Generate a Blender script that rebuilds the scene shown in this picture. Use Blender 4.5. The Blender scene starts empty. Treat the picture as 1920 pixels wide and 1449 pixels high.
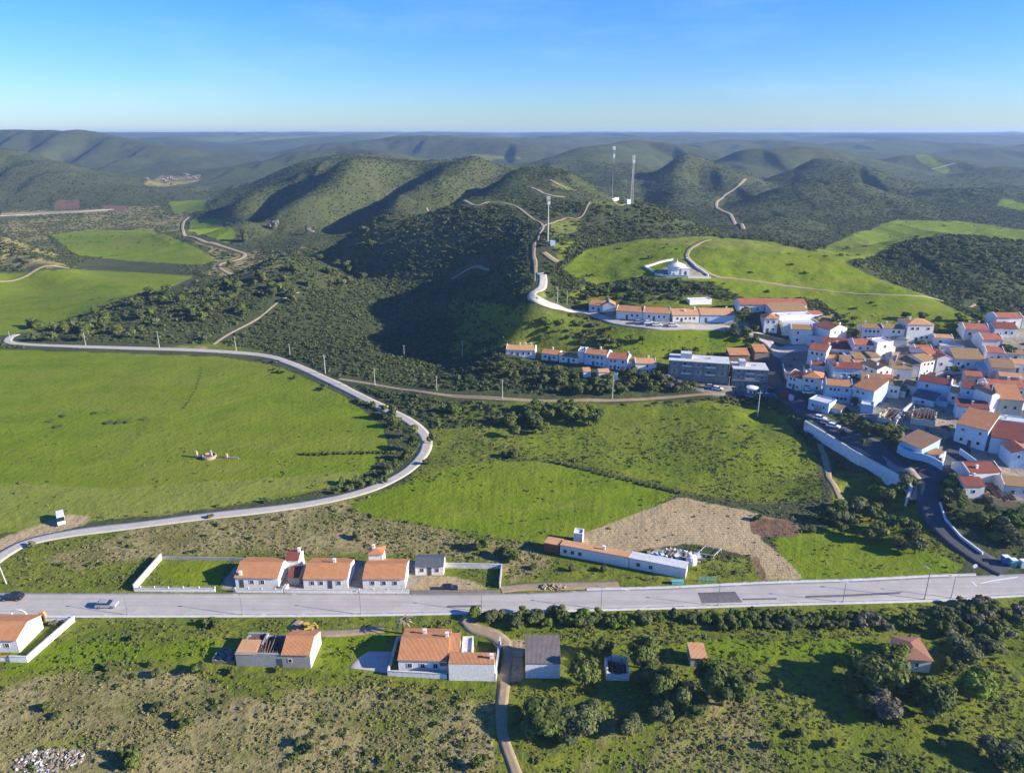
import bpy, bmesh, math, random
import numpy as np
from mathutils import Vector, Matrix
random.seed(7); RNG = np.random.default_rng(7)
SC = bpy.context.scene
COL = SC.collection
# ------------------------------------------------------------------ camera model
IW, IH, FPX, CAMZ = 1920.0, 1449.0, 1371.0, 97.0
PITCH = math.radians(19.02); CP, SP = math.cos(PITCH), math.sin(PITCH)
cam = bpy.data.cameras.new('camera'); camo = bpy.data.objects.new('camera', cam); COL.objects.link(camo)
camo.location = (0, 0, CAMZ); camo.rotation_euler = (math.pi/2 - PITCH, 0, 0)
cam.sensor_width = 36; cam.lens = 36*FPX/IW; cam.clip_start = 1; cam.clip_end = 40000
SC.camera = camo
def ray(px, py):
    u = (px-IW/2)/FPX; v = (IH/2-py)/FPX
    return np.array([u, CP+v*SP, -SP+v*CP])
# ------------------------------------------------------------------ noise
def _hash(ix, iy, seed):
    h = (ix.astype(np.int64)*374761393 + iy.astype(np.int64)*668265263 + seed*1274126177) & 0xffffffff
    h = ((h ^ (h >> 13))*1274126177) & 0xffffffff
    return ((h ^ (h >> 16)) & 0xffff)/65535.0
def vnoise(x, y, seed=0):
    ix = np.floor(x); iy = np.floor(y); fx = x-ix; fy = y-iy
    fx = fx*fx*fx*(fx*(fx*6-15)+10); fy = fy*fy*fy*(fy*(fy*6-15)+10)
    a = _hash(ix, iy, seed); b = _hash(ix+1, iy, seed); c = _hash(ix, iy+1, seed); d = _hash(ix+1, iy+1, seed)
    return (a*(1-fx)+b*fx)*(1-fy)+(c*(1-fx)+d*fx)*fy
def fbm(x, y, oct=4, seed=0, gain=.5):
    s = 0; a = 1; t = 0
    for o in range(oct):
        s = s+a*vnoise(x*2**o+17.3*o, y*2**o-9.1*o, seed+o); t += a; a *= gain
    return s/t
def ridged(x, y, oct=4, seed=0):
    s = 0; a = 1; t = 0
    for o in range(oct):
        n = 1-np.abs(2*vnoise(x*2**o+31.7*o, y*2**o+5.9*o, seed+o)-1)
        s = s+a*n; t += a; a *= .5
    return s/t
def blur0(m, n):
    for _ in range(n):
        p = np.pad(m, 1, mode='edge'); m = (p[:-2, 1:-1]+p[2:, 1:-1]+p[1:-1, :-2]+p[1:-1, 2:]+2*m)/6
    return m
def sst(a, b, x):
    t = np.clip((x-a)/(b-a), 0, 1); return t*t*(3-2*t)
# ------------------------------------------------------------------ terrain control points
CTL = []
def Cz(px, py, z):
    d = ray(px, py); t = (z-CAMZ)/d[2]; CTL.append((d[0]*t, d[1]*t, z))
def Cy(px, py, Y):
    d = ray(px, py); t = Y/d[1]; CTL.append((d[0]*t, Y, CAMZ+d[2]*t))
def Ch(px, Y, z):
    CTL.append(((px-IW/2)/FPX*(Y*CP+(CAMZ-z)*SP), Y, z))
for Y in (45, 60, 78, 97, 118, 140):
    for px in range(-300, 2300, 325): Ch(px, Y, 0 if Y > 110 else -0.6)
for px in (-300, 0, 300, 600, 900, 1200, 1450, 1650): Ch(px, 160, 0)
for a in ((-250,900),(-250,750),(-200,650),(0,1000),(300,900),(0,850),(0,750),(300,760),(600,850),(0,690),(300,690),(470,690),(620,800),(450,800),(150,800),(500,900),(730,830),
          (850,950),(1000,930),(1150,930),(1300,1000),(1450,1050),(1600,1060),(700,930),(1150,1020),
          (20,640),(250,652),(410,658),(500,667),(130,648),(0,605),(100,565),(0,530),(-200,560),(-200,500),(230,530),(350,512),(100,450),(250,440),(180,480),(300,480),(380,490),(430,508)): Cz(*a, 0)
for a in ((930,870,.4),(600,706,.4),(700,765,.5),(790,800,.5),(1700,1060,.1),(450,480,1),(400,420,1),(300,400,2),(100,405,2.5),(0,412,3),(-200,420,4),(200,395,2.5),(350,380,2.5),(330,345,4),(300,335,5),
          (900,745,4),(1000,750,4),(1150,750,4.5),(1330,738,6.2),(1450,742,8),(860,760,2.2),(1000,790,1.2),(1100,800,1.2),(650,715,1),
          (1880,1070,.2),(1650,960,.6),(1500,920,1),(1300,880,.6),(1100,860,.4),(950,830,.6),(130,500,1),(60,520,1)): Cz(*a)
for a in ((120,598,398),(300,550,420),(480,505,460),(560,480,480),(680,440,535),(480,600,380),(550,570,405),(400,605,372),(700,560,440),(650,600,390),(600,640,345),(750,500,500),(750,430,565),(680,500,530),
          (850,600,370),(900,650,314),(890,600,340),(880,540,430),(930,500,440),(850,470,490),(800,580,407),(940,612,314),(850,700,287),(800,735,264),(750,640,345),(800,650,330),(700,660,320),
          (1000,560,304),(955,572,318),(1012,515,338),(1005,450,418),(1000,472,388),(965,478,398),(1017,417,480),(957,383,545),(873,378,562),(740,408,560),(690,425,560),
          (1270,515,345),(1060,520,358),(1100,470,400),(1200,450,418),(1330,446,425),(1450,452,415),(1550,470,395),(1620,490,375),(1700,540,340),(1800,580,315),(1860,597,295),
          (1350,560,322),(1250,600,300),(1130,590,310),(1060,578,318),(1380,600,300),(1450,600,295),(1600,600,298),(1750,620,285),(1900,620,278),(1500,540,340),(1600,550,334),
          (1150,640,290),(1300,650,285),(1000,640,300),(950,665,287),(1100,685,277),(1230,702,271),(1300,715,266),(1400,720,263),(1450,690,272),(1460,660,283),
          (1500,645,285),(1550,650,280),(1600,680,265),(1500,730,250),(1570,760,238),(1650,745,240),(1650,710,255),(1750,700,255),(1850,690,255),(1750,760,228),(1850,770,222),(1900,720,240),(1700,780,222),
          (1780,830,203),(1850,850,197),(1900,870,190),(1720,895,184),(1700,880,187),(1620,840,203),(1540,790,224),(1480,745,243),(1745,940,174),(1790,1010,160),(1850,930,175),(1910,950,171),(2050,900,180),(2100,760,220),(2100,640,270),
          (1560,900,189),(1400,850,209),(1300,800,232),(1250,850,213),(1450,780,241),(1400,760,249),(1460,765,247),(1540,832,213),(1600,872,201),(1660,905,190),(1380,770,240),(1200,790,238),
          (1147,378,527),(1185,380,527),(1123,380,520),(1250,393,530),(1330,437,520),(1060,412,495),(1150,420,490),(1250,430,480),(1100,450,440),
          (1023,333,720),(1003,317,780),(987,302,860),(930,297,900),(870,292,920),(740,292,900),(640,305,880),(1060,335,720),(1100,350,720),(1130,372,700),(1020,380,620),(1060,395,580),
          (860,330,820),(720,385,700),(640,350,820),(560,390,760),(470,420,700),(430,400,850),(560,440,640),(620,400,740),(450,370,1000),(500,340,1080),(600,300,1150),(400,345,1300),(400,322,1650),(500,440,700),(550,455,640),(440,425,800),
          (1360,405,850),(1395,425,760),(1393,342,1100),(1343,383,900),(1300,410,700),(1560,335,900),(1480,375,860),(1440,385,850),(1420,400,800),(1650,375,860),(1690,410,800),(1560,410,740),(1500,425,700),(1450,430,650),
          (1620,430,700),(1750,420,740),(1900,440,680),(1600,460,600),(1760,447,500),(1660,470,480),(1640,505,455),(1720,458,482),(1620,487,455),(1850,452,500),(1920,460,495),(2100,470,490),(1800,520,430),(1900,560,390),(1850,540,400),(2100,560,390),
          (1830,352,1000),(1740,385,900),(1900,385,920),(1920,350,1050),(2100,350,1050),(1700,330,1200),(2100,440,690),
          (0,390,1060),(0,275,1350),(110,320,1250),(200,358,1150),(0,330,1180),(100,375,1120),(-250,300,1300),(-250,400,1000),
          (0,246,2200),(130,243,2200),(-250,245,2200),(280,270,2100),(380,300,2000),(430,312,2000),(250,330,1700),(330,325,1800),(0,455,560),(60,480,530),(0,500,530),(-200,450,560)): Cy(*a)
for a in ((450,520,.5),(350,470,0),(560,560,3),(640,620,5),(873,640,38),(740,650,20),(957,630,44),(1250,455,36),(1330,475,34),(1450,475,31),(1550,450,28),(1650,430,24),
          (900,1100,52),(1000,980,55),(700,1050,58),(1300,610,25),(1200,620,36),(1560,520,14),(1700,570,8),(1900,340,12),(1780,370,13),(1700,400,18),(1760,590,12),(1900,580,12),(2050,340,14),
          (1150,800,26),(1200,1000,31),(1250,1300,44),(1000,1300,50),(800,1300,52),(1500,1200,34),(1650,1050,25),(1900,1250,30),(2100,1250,30),(1300,750,22),
          (450,2400,24),(520,3300,42),(200,3200,70),(-250,3200,85),(600,1500,38),(800,1700,52),(1000,1800,56),(1200,1700,50),(1450,1600,46),(1650,1700,46),(1900,1700,46),(2100,1700,48),(600,2200,50)): Ch(*a)
for px in range(-300, 2300, 200):
    Ch(px, 2600, 57 if px > 550 else 54); Ch(px, 4000, 73); Ch(px, 6500, 97); Ch(px, 9500, 110); Ch(px, 16000, 112)
CTL = np.array(CTL)
def ab(x, y): return np.stack([x/(.74*y+40)*.8, np.log(y)], -1)
def _k(r2): return .5*r2*np.log(r2+1e-12)
_c = ab(CTL[:, 0], CTL[:, 1])
def fit_tps(c, z, lam):
    n = len(c)
    K = _k(((c[:, None]-c[None])**2).sum(-1))+np.eye(n)*lam
    Pm = np.concatenate([np.ones((n, 1)), c], 1)
    A = np.block([[K, Pm], [Pm.T, np.zeros((3, 3))]])
    return np.linalg.solve(A, np.concatenate([z, np.zeros(3)]))
_w = fit_tps(_c, CTL[:, 2], 2e-4)
NC, NR, Y0, Y1, SM = 820, 960, 52.0, 16000.0, 1.2
gl = np.linspace(math.log(Y0), math.log(Y1), NR); gs = np.linspace(-SM, SM, NC)
GY = np.repeat(np.exp(gl)[:, None], NC, 1); GX = gs[None]*(.74*GY+40)
def tps_grid():
    # evaluate on a coarse grid, then refine bilinearly
    r, c = 260, 230
    l2 = np.linspace(gl[0], gl[-1], r); s2 = np.linspace(-SM, SM, c)
    q = np.stack(np.meshgrid(s2*.8, l2), -1).reshape(-1, 2)
    out = np.empty(len(q))
    for i in range(0, len(q), 8000):
        b = q[i:i+8000]; out[i:i+8000] = _k(((b[:, None]-_c[None])**2).sum(-1)) @ _w[:-3] + _w[-3] + b @ _w[-2:]
    out = out.reshape(r, c)
    ri = np.linspace(0, r-1, NR); ci = np.linspace(0, c-1, NC)
    def cub(a, idx, ax):
        n = a.shape[ax]; i0 = np.clip(np.floor(idx).astype(int), 0, n-2); f = idx-i0
        g = lambda k: np.take(a, np.clip(i0+k, 0, n-1), ax)
        sh = [1, 1]; sh[ax] = -1; f = f.reshape(sh)
        p0, p1, p2, p3 = g(-1), g(0), g(1), g(2)
        return p1+.5*f*(p2-p0+f*(2*p0-5*p1+4*p2-p3+f*(3*(p1-p2)+p3-p0)))
    return cub(cub(out, ri, 0), ci, 1)
GZ = tps_grid()
# relief the control points do not hold: gullies on the hills, dissected plateau far off
hill = sst(2.5, 14, GZ)
n1 = ridged(GX/150, GY/230, 3, 3)-.62
GZ = GZ+n1*hill*(sst(380, 800, GY)*26)*(1-sst(1600, 2600, GY))
# dissected plateau: rounded ridges with narrow valleys, running down towards the near side on either hand
_wr = fbm(GX/900+4, GY/1100, 3, 11)*2.6; _wp = fbm(GX/1300, GY/1200+7, 3, 19)*2.4
_mx = sst(-350, 250, GX)
_q1 = np.abs(np.sin(math.pi*((.80*GX+.60*GY)/430+_wr))); _q2 = np.abs(np.sin(math.pi*((.92*GX-.38*GY)/430+_wr)))
_p1 = np.abs(np.sin(math.pi*((-.55*GX+.84*GY)/820+_wp)))
_z2 = ((_mx*_q1+(1-_mx)*_q2)-.66)*84+(_p1-.64)*42
GZ = GZ+_z2*sst(2600, 3600, GY)*sst(6, 45, GZ)*(1-.25*sst(4000, 8000, GY))
# the ridges one can tell apart, each by its crest line (photo x, photo y, distance) and half width
RIDGES = [([(1430,385,830),(1480,352,880),(1530,336,900),(1570,338,900),(1620,358,880),(1665,385,850),(1695,408,810)], 62), ([(1440,345,1150),(1487,320,1150),(1547,301,1160),(1600,309,1130),(1647,343,1090),(1690,370,1040)], 75),
 ([(1340,315,1450),(1363,303,1500),(1423,276,1550),(1513,278,1560),(1570,297,1500)], 120), ([(1150,320,1000),(1210,291,1120),(1280,284,1150),(1330,311,1100),(1372,343,1040)], 85), ([(1700,392,930),(1740,368,980),(1785,354,1000),(1840,352,1000),(1890,366,990),(1940,372,980)], 66),
 ([(1640,318,1600),(1713,289,1640),(1773,301,1580),(1805,325,1500)], 105), ([(1805,332,1320),(1880,313,1360),(1960,320,1340)], 85), ([(1580,268,2600),(1680,264,2700),(1790,268,2600),(1860,285,2300)], 170), ([(1290,268,2400),(1380,261,2500),(1470,266,2400),(1530,278,2200)], 160), ([(1850,276,2200),(1960,270,2300)], 150),
 ([(1050,300,1350),(1120,272,1700),(1200,264,1900),(1260,270,1800)], 130), ([(-120,258,1380),(0,276,1320),(60,296,1280),(110,321,1230),(160,346,1180),(205,366,1120)], 105), ([(-150,246,2300),(60,244,2250),(130,244,2200),(220,259,2150),(290,273,2050),(350,293,1980),(425,313,1900)], 190),
 ([(300,258,3300),(420,272,3000),(490,284,2700)], 220), ([(620,268,2600),(720,259,2600),(800,256,2500),(890,258,2400),(960,266,2200)], 200), ([(450,310,1650),(500,297,1700),(560,283,1750),(640,276,1800),(700,282,1700)], 115), ([(520,262,3400),(640,256,3600)], 260), ([(980,258,3000),(1100,257,3200),(1250,258,3300)], 230)]
def crest_pts(c):
    o = []
    for px, py, Y in c: d = ray(px, py); t = Y/d[1]; o.append((d[0]*t, Y, CAMZ+d[2]*t))
    return o
def ridge_h(c, w, floor):
    best = np.full(GX.shape, -1e3)
    o = crest_pts(c); x0 = min(p[0] for p in o)-4*w; x1 = max(p[0] for p in o)+4*w; y0 = min(p[1] for p in o)-4*w; y1 = max(p[1] for p in o)+4*w
    sl = (GX > x0) & (GX < x1) & (GY > y0) & (GY < y1); X, Y = GX[sl], GY[sl]; b = np.full(X.shape, -1e3)
    wob = 1+.5*(fbm(X/95, Y/130, 3, 41)-.5)
    for a, e in zip(o[:-1], o[1:]):
        ex, ey = e[0]-a[0], e[1]-a[1]; t = np.clip(((X-a[0])*ex+(Y-a[1])*ey)/(ex*ex+ey*ey), 0, 1); dx, dy = X-a[0]-t*ex, Y-a[1]-t*ey
        ww = w*np.where(dx < 0, .78, 1.15)*wob; g = np.exp(-(np.hypot(dx, dy)/ww)**2*.9); zc = a[2]+t*(e[2]-a[2]); b = np.maximum(b, floor[sl]+(zc-floor[sl])*g)
    best[sl] = b; return best
_fl = np.interp(GY, [0, 650, 1000, 1500, 2500, 4000, 7000], [8, 11, 13, 24, 44, 68, 98]); _ur = GX/GY
_fl = np.where(_ur < -.2, _fl-(6+10*sst(900, 2000, GY))*sst(-.2, -.36, _ur), _fl)
_new = _fl.copy()
for c, w in RIDGES: h = ridge_h(c, w, _fl); _new = np.maximum(_new, h)
_new = blur0(_new, 4)
_new = _new+(fbm(GX/120, GY/170, 4, 23)-.5)*np.clip((_new-_fl)*.35+5, 0, 14)
_m = np.maximum(sst(1150, 1400, GY)*sst(-.42, -.36, _ur)*0+sst(1250, 1450, GY), np.maximum(sst(.17, .23, _ur)*sst(640, 780, GY), sst(-.40, -.45, _ur)*sst(1060, 1160, GY)))*(1-sst(3300, 4300, GY))
GZ = GZ*(1-_m)+_new*_m
_nr = (GY > 380) & (GY < 760) & (_ur > .2)
for c, w in (([(1625,500,455),(1690,464,478),(1760,448,495),(1850,452,500),(1980,462,500)], 42), ([(1385,432,650),(1430,409,690),(1480,405,700),(1545,421,690)], 34)):
    GZ = np.where(_nr, np.maximum(GZ, ridge_h(c, w, GZ)), GZ)
_cap = 60+54*np.clip((GY-1300)/5200, 0, 1)**.75+20*(fbm(GX/700, GY/1500, 3, 15)-.5); _b = 9.0
GZ = GZ+(_cap-_b*np.logaddexp(0, (_cap-GZ)/_b)-GZ)*sst(3300, 4300, GY)
# spurs running down the left face of the far ridge
_q = .95*GX-.31*GY; _sm = sst(610, 720, GY)*(1-sst(850, 990, GY))*(1-sst(-45, 25, GX))*sst(-420, -330, GX)*sst(6, 24, GZ)
GZ = GZ+_sm*16*(np.cos(2*math.pi*(_q+318+22*(fbm(GX/80, GY/110, 2, 77)-.5))/122)-.45)
GZ = GZ+(fbm(GX/9, GY/9, 3, 5)-.5)*np.where(GY < 330, .5, 1.2)*sst(.8, 6, GZ)
GZ = GZ+(fbm(GX/16, GY/16, 3, 6)-.5)*1.0*(1-sst(100, 122, GY))
def Hg(x, y, GZ=None):
    GZ = globals()['GZ'] if GZ is None else GZ
    x = np.asarray(x, float); y = np.maximum(np.asarray(y, float), Y0)
    c = np.clip((x/(.74*y+40)+SM)/(2*SM)*(NC-1), 0, NC-1.001); r = np.clip((np.log(y)-gl[0])/(gl[1]-gl[0]), 0, NR-1.001)
    ci = c.astype(int); ri = r.astype(int); fc = c-ci; fr = r-ri
    return (GZ[ri, ci]*(1-fc)+GZ[ri, ci+1]*fc)*(1-fr)+(GZ[ri+1, ci]*(1-fc)+GZ[ri+1, ci+1]*fc)*fr
_T = np.exp(np.linspace(math.log(75), math.log(14000), 900))
def P(px, py, H=None):
    """ground point seen at photo pixel (px, py)"""
    d = ray(px, py); d = d/np.linalg.norm(d)
    f = CAMZ+d[2]*_T-Hg(d[0]*_T, d[1]*_T, H)
    i = np.argmax(f < 0)
    if f[i] >= 0: i = len(_T)-1
    a, b = _T[max(i-1, 0)], _T[i]
    for _ in range(25):
        m = .5*(a+b)
        if CAMZ+d[2]*m-Hg(d[0]*m, d[1]*m, H) < 0: b = m
        else: a = m
    return Vector((d[0]*b, d[1]*b, float(Hg(d[0]*b, d[1]*b, H))))
def pix(x, y, z):
    dp = y*CP+(CAMZ-z)*SP
    return IW/2+FPX*x/dp, IH/2-FPX*((y)*SP-(CAMZ-z)*CP)/dp

# the street stands on a retaining wall: the ground outside it drops away
WALL_PTS = [P(*q) for q in ((1509,794),(1557,823),(1597,848),(1656,880),(1702,905))]
STEP_PTS = [P(*q) for q in ((1703,906),(1709,918),(1699,941))]
_d = np.full(GX.shape, 1e9); _sd = np.zeros(GX.shape)
_near = (GY > 150) & (GY < 260) & (GX > 40) & (GX < 160)
for a, b in zip(WALL_PTS[:-1], WALL_PTS[1:]):
    ex, ey = b.x-a.x, b.y-a.y; L2_ = ex*ex+ey*ey; t = np.clip(((GX-a.x)*ex+(GY-a.y)*ey)/L2_, 0, 1); dx, dy = GX-a.x-t*ex, GY-a.y-t*ey; dd = np.hypot(dx, dy)
    side = ex*dy-ey*dx; m_ = dd < _d; _d = np.where(m_, dd, _d); _sd = np.where(m_, side, _sd)
GZ0 = GZ.copy()
_out = _near & ((_sd < 0) | (_d < 1.5))
GZ = GZ-np.where(_out, 2.7*np.exp(-np.where(_sd < 0, _d, 0)/9), 0)
# ------------------------------------------------------------------ materials
def new_mat(name):
    m = bpy.data.materials.new(name); m.use_nodes = True
    nt = m.node_tree; b = nt.nodes['Principled BSDF']
    b.inputs['Roughness'].default_value = .85; b.inputs['Specular IOR Level'].default_value = .25
    return m, nt, b
class G:
    """tiny node helper"""
    def __init__(s, nt): s.nt = nt
    def n(s, t, **k):
        x = s.nt.nodes.new(t)
        for a, v in k.items(): setattr(x, a, v)
        return x
    def l(s, a, b): s.nt.links.new(a, b)
    def coord(s, kind='Object'): return s.n('ShaderNodeTexCoord').outputs[kind]
    def noise(s, vec, scale, detail=4, rough=.55):
        t = s.n('ShaderNodeTexNoise'); t.inputs['Scale'].default_value = scale; t.inputs['Detail'].default_value = detail; t.inputs['Roughness'].default_value = rough
        s.l(vec, t.inputs['Vector']); return t.outputs['Fac']
    def math(s, op, a, b=None, c=None):
        t = s.n('ShaderNodeMath', operation=op)
        for i, v in enumerate((a, b, c)):
            if v is None: continue
            if isinstance(v, (int, float)): t.inputs[i].default_value = v
            else: s.l(v, t.inputs[i])
        return t.outputs[0]
    def ss(s, v, a, b):
        t = s.n('ShaderNodeMapRange', interpolation_type='SMOOTHSTEP'); t.inputs[1].default_value = a; t.inputs[2].default_value = b
        s.l(v, t.inputs[0]); return t.outputs[0]
    def mix(s, f, a, b, mode='MIX'):
        t = s.n('ShaderNodeMix', data_type='RGBA', blend_type=mode)
        for i, v in ((0, f), (6, a), (7, b)):
            if isinstance(v, tuple): t.inputs[i].default_value = (*v, 1)
            elif isinstance(v, (int, float)): t.inputs[i].default_value = v
            else: s.l(v, t.inputs[i])
        return t.outputs[2]
    def bump(s, b, h, strength, dist):
        t = s.n('ShaderNodeBump'); t.inputs['Strength'].default_value = strength; t.inputs['Distance'].default_value = dist
        s.l(h, t.inputs['Height']); s.l(t.outputs[0], b.inputs['Normal'])
def mottled(name, c1, c2, scale=1.0, rough=.85, spec=.25, bump=0, fine=None, metal=0):
    m, nt, b = new_mat(name); g = G(nt); co = g.coord()
    f = g.ss(g.noise(co, scale, 5, .6), .3, .7)
    c = g.mix(f, c1, c2)
    if fine:
        c = g.mix(g.ss(g.noise(co, fine, 3), .35, .75), c, tuple(.72*x for x in c1))
    g.l(c, b.inputs['Base Color']); b.inputs['Roughness'].default_value = rough; b.inputs['Specular IOR Level'].default_value = spec; b.inputs['Metallic'].default_value = metal
    if bump: g.bump(b, g.noise(co, fine or scale*6, 3), .5, bump)
    return m
def tile_mat(name, c1, c2, c3):
    m, nt, b = new_mat(name); g = G(nt); co = g.coord()
    f = g.ss(g.noise(co, .55, 5, .65), .32, .68)
    c = g.mix(f, c1, c2)
    c = g.mix(g.math('MULTIPLY', g.ss(g.noise(co, 3.5, 3, .6), .5, .75), .55), c, c3)
    g.l(c, b.inputs['Base Color']); b.inputs['Roughness'].default_value = .9; b.inputs['Specular IOR Level'].default_value = .15
    w = g.n('ShaderNodeTexWave', wave_type='BANDS', bands_direction='X'); w.inputs['Scale'].default_value = 1.3; g.l(co, w.inputs['Vector'])
    g.bump(b, g.math('ADD', w.outputs['Fac'], g.noise(co, 5, 2)), .6, .06)
    return m
M = {}
M['white'] = mottled('white_render', (.84, .81, .76), (.75, .72, .67), .35, .9, .2, 0, 2.2)
M['white2'] = mottled('white_render_worn', (.74, .72, .68), (.55, .53, .49), .5, .9, .2, 0, 1.6)
M['cream'] = mottled('cream_render', (.66, .56, .42), (.56, .46, .33), .5, .9, .2, 0, 2)
M['lilac'] = mottled('lilac_render', (.68, .63, .68), (.6, .55, .6), .5, .9, .2, 0, 2)
M['bluewall'] = mottled('pale_blue_render_shade', (.48, .62, .74), (.40, .55, .70), .5, .9, .2, 0, 2)  # pale blue paint; on white walls it puts their blue shade into the colour
M['concrete'] = mottled('bare_concrete', (.36, .35, .34), (.26, .26, .25), .4, .9, .2, 0, 2)
M['flatroof'] = mottled('flat_roof_screed', (.62, .62, .60), (.48, .48, .46), .5, .9, .2, 0, 2)
M['stone'] = mottled('rubble_stone', (.33, .26, .18), (.20, .15, .10), .9, .95, .15, .15, 2.5)
M['brick'] = mottled('red_brick', (.30, .12, .07), (.22, .09, .055), .8, .95, .15, .08, 3)
M['tile'] = tile_mat('orange_roof_tiles', (.51, .24, .11), (.44, .195, .085), (.36, .15, .07))
M['tilered'] = tile_mat('red_roof_tiles', (.42, .155, .09), (.35, .12, .07), (.27, .095, .06))
M['tiledark'] = tile_mat('maroon_roof_tiles', (.24, .075, .055), (.19, .06, .045), (.14, .045, .035))
M['tilepale'] = tile_mat('faded_roof_tiles', (.58, .32, .16), (.50, .26, .12), (.38, .2, .1))
M['tilefade'] = tile_mat('faded_red_tiles', (.32, .16, .10), (.26, .13, .085), (.2, .1, .07))
M['tilebrown'] = tile_mat('lichened_roof_tiles', (.34, .20, .10), (.28, .19, .09), (.2, .12, .07))
M['sheet'] = tile_mat('corrugated_sheet', (.20, .17, .15), (.15, .13, .12), (.10, .09, .085))
M['slate'] = mottled('dark_grey_roof', (.09, .10, .12), (.13, .14, .15), .8, .8, .3, 0, 3)
M['wood'] = mottled('old_timber', (.20, .13, .08), (.12, .08, .05), 1.2, .9, .2, 0, 4)
M['glass'], _nt, _b = new_mat('window_glass'); _b.inputs['Base Color'].default_value = (.02, .027, .035, 1); _b.inputs['Roughness'].default_value = .15; _b.inputs['Specular IOR Level'].default_value = .5
M['frame'] = mottled('painted_frame', (.62, .61, .58), (.52, .5, .48), 2)
M['door'] = mottled('door_paint', (.06, .10, .13), (.10, .07, .05), .3, .6)
M['metal'] = mottled('galvanised_steel', (.36, .37, .38), (.26, .27, .28), 1.5, .5, .5, 0, None, .6)
M['pole'] = mottled('pale_concrete_pole', (.50, .48, .44), (.42, .40, .36), .8)
M['black'] = mottled('dark_rubber', (.02, .02, .02), (.03, .03, .03), 2, .8)
def worn_road():
    m, nt, b = new_mat('weathered_asphalt'); g = G(nt); co = g.coord(); mp = g.n('ShaderNodeMapping'); mp.inputs['Scale'].default_value = (.03, 1, 1); g.l(co, mp.inputs['Vector'])
    c = g.mix(g.ss(g.noise(co, .22, 5, .6), .3, .7), (.46, .42, .365), (.385, .35, .305)); c = g.mix(g.math('MULTIPLY', g.ss(g.noise(mp.outputs[0], .9, 4, .6), .45, .65), .55), c, (.33, .30, .265)); c = g.mix(g.math('MULTIPLY', g.ss(g.noise(co, 1.1, 5, .7), .58, .7), .5), c, (.24, .225, .22)); c = g.mix(g.math('MULTIPLY', g.ss(g.noise(co, .09, 3, .6), .56, .66), .5), c, (.38, .35, .32))
    g.l(c, b.inputs['Base Color']); b.inputs['Roughness'].default_value = .92; return m
M['asphalt'] = worn_road()
M['asphalt_dark'] = mottled('dark_asphalt', (.085, .088, .095), (.065, .067, .072), .3, .9, .25, 0, 3)
M['patch'] = mottled('new_asphalt_patch', (.14, .125, .12), (.19, .17, .165), .7, .9, .25, 0, 3)
M['gravel'] = mottled('pale_gravel', (.52, .475, .40), (.42, .38, .32), .35, .95, .1, .03, 2.5)
M['dirt'] = mottled('dirt_track', (.37, .285, .175), (.28, .215, .13), .5, .95, .1, .05, 2)
M['paving'] = mottled('pale_paving', (.50, .46, .42), (.40, .37, .34), .5, .95, .1, 0, 3)
M['tan_paving'] = mottled('tan_paving', (.42, .33, .23), (.36, .28, .2), .5, .95, .1, 0, 3)
M['kerb'] = mottled('kerb_stone', (.56, .54, .51), (.46, .44, .41), .8)
M['teal'] = mottled('turquoise_paint', (.10, .36, .36), (.16, .44, .42), .8, .6)
M['bluepaint'] = mottled('blue_paint', (.05, .17, .42), (.06, .22, .46), .5, .6)
M['paleblue_sheet'] = mottled('pale_blue_sheet', (.40, .55, .58), (.3, .46, .5), 1.2, .5, .4, 0, 4)
M['maroon'] = mottled('maroon_canvas', (.24, .05, .04), (.19, .04, .035), 1, .8)
def paint(name, c, rough=.28):
    m, nt, b = new_mat(name); g = G(nt)
    g.l(g.mix(g.noise(g.coord(), .8, 2), c, tuple(.85*x for x in c)), b.inputs['Base Color']); b.inputs['Roughness'].default_value = rough; b.inputs['Specular IOR Level'].default_value = .5
    return m
M['car_black'] = paint('black_car_paint', (.02, .02, .022)); M['car_silver'] = paint('silver_car_paint', (.33, .34, .36)); M['car_white'] = paint('white_car_paint', (.78, .78, .78)); M['car_blue'] = paint('blue_car_paint', (.05, .10, .22)); M['car_red'] = paint('red_car_paint', (.35, .04, .03))
def foliage(name, dark, light, scale=.25):
    m, nt, b = new_mat(name); g = G(nt)
    a = g.n('ShaderNodeAttribute'); a.attribute_name = 'tint'
    oi = g.n('ShaderNodeObjectInfo')
    f = g.math('ADD', g.math('MULTIPLY', a.outputs['Fac'], .75), g.math('MULTIPLY', oi.outputs['Random'], .3))
    c = g.mix(f, dark, light)
    g.l(c, b.inputs['Base Color']); b.inputs['Roughness'].default_value = .75; b.inputs['Specular IOR Level'].default_value = .12
    t = g.n('ShaderNodeBsdfTranslucent'); g.l(g.mix(.5, c, (.12, .16, .01)), t.inputs['Color'])
    mx = g.n('ShaderNodeMixShader'); mx.inputs[0].default_value = .16
    g.l(b.outputs[0], mx.inputs[1]); g.l(t.outputs[0], mx.inputs[2]); g.l(mx.outputs[0], nt.nodes['Material Output'].inputs['Surface'])
    return m
M['leaf'] = foliage('tree_leaves', (.044, .066, .019), (.16, .185, .04))
M['leaf_lush'] = foliage('lush_leaves', (.05, .09, .014), (.17, .23, .03))
M['leaf_grey'] = foliage('grey_green_leaves', (.055, .070, .026), (.17, .185, .065))
M['leaf_dry'] = foliage('dry_twigs', (.20, .165, .14), (.36, .30, .265))
M['leaf_twig'] = foliage('grey_twigs', (.085, .08, .045), (.24, .215, .14))
M['scrub'] = foliage('hill_scrub', (.056, .076, .026), (.112, .130, .042))
M['tuft'] = foliage('meadow_tufts', (.095, .125, .024), (.34, .29, .125))
M['bark'] = mottled('bark', (.12, .085, .06), (.07, .05, .035), 3, .95, .1, .03, 8)
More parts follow.
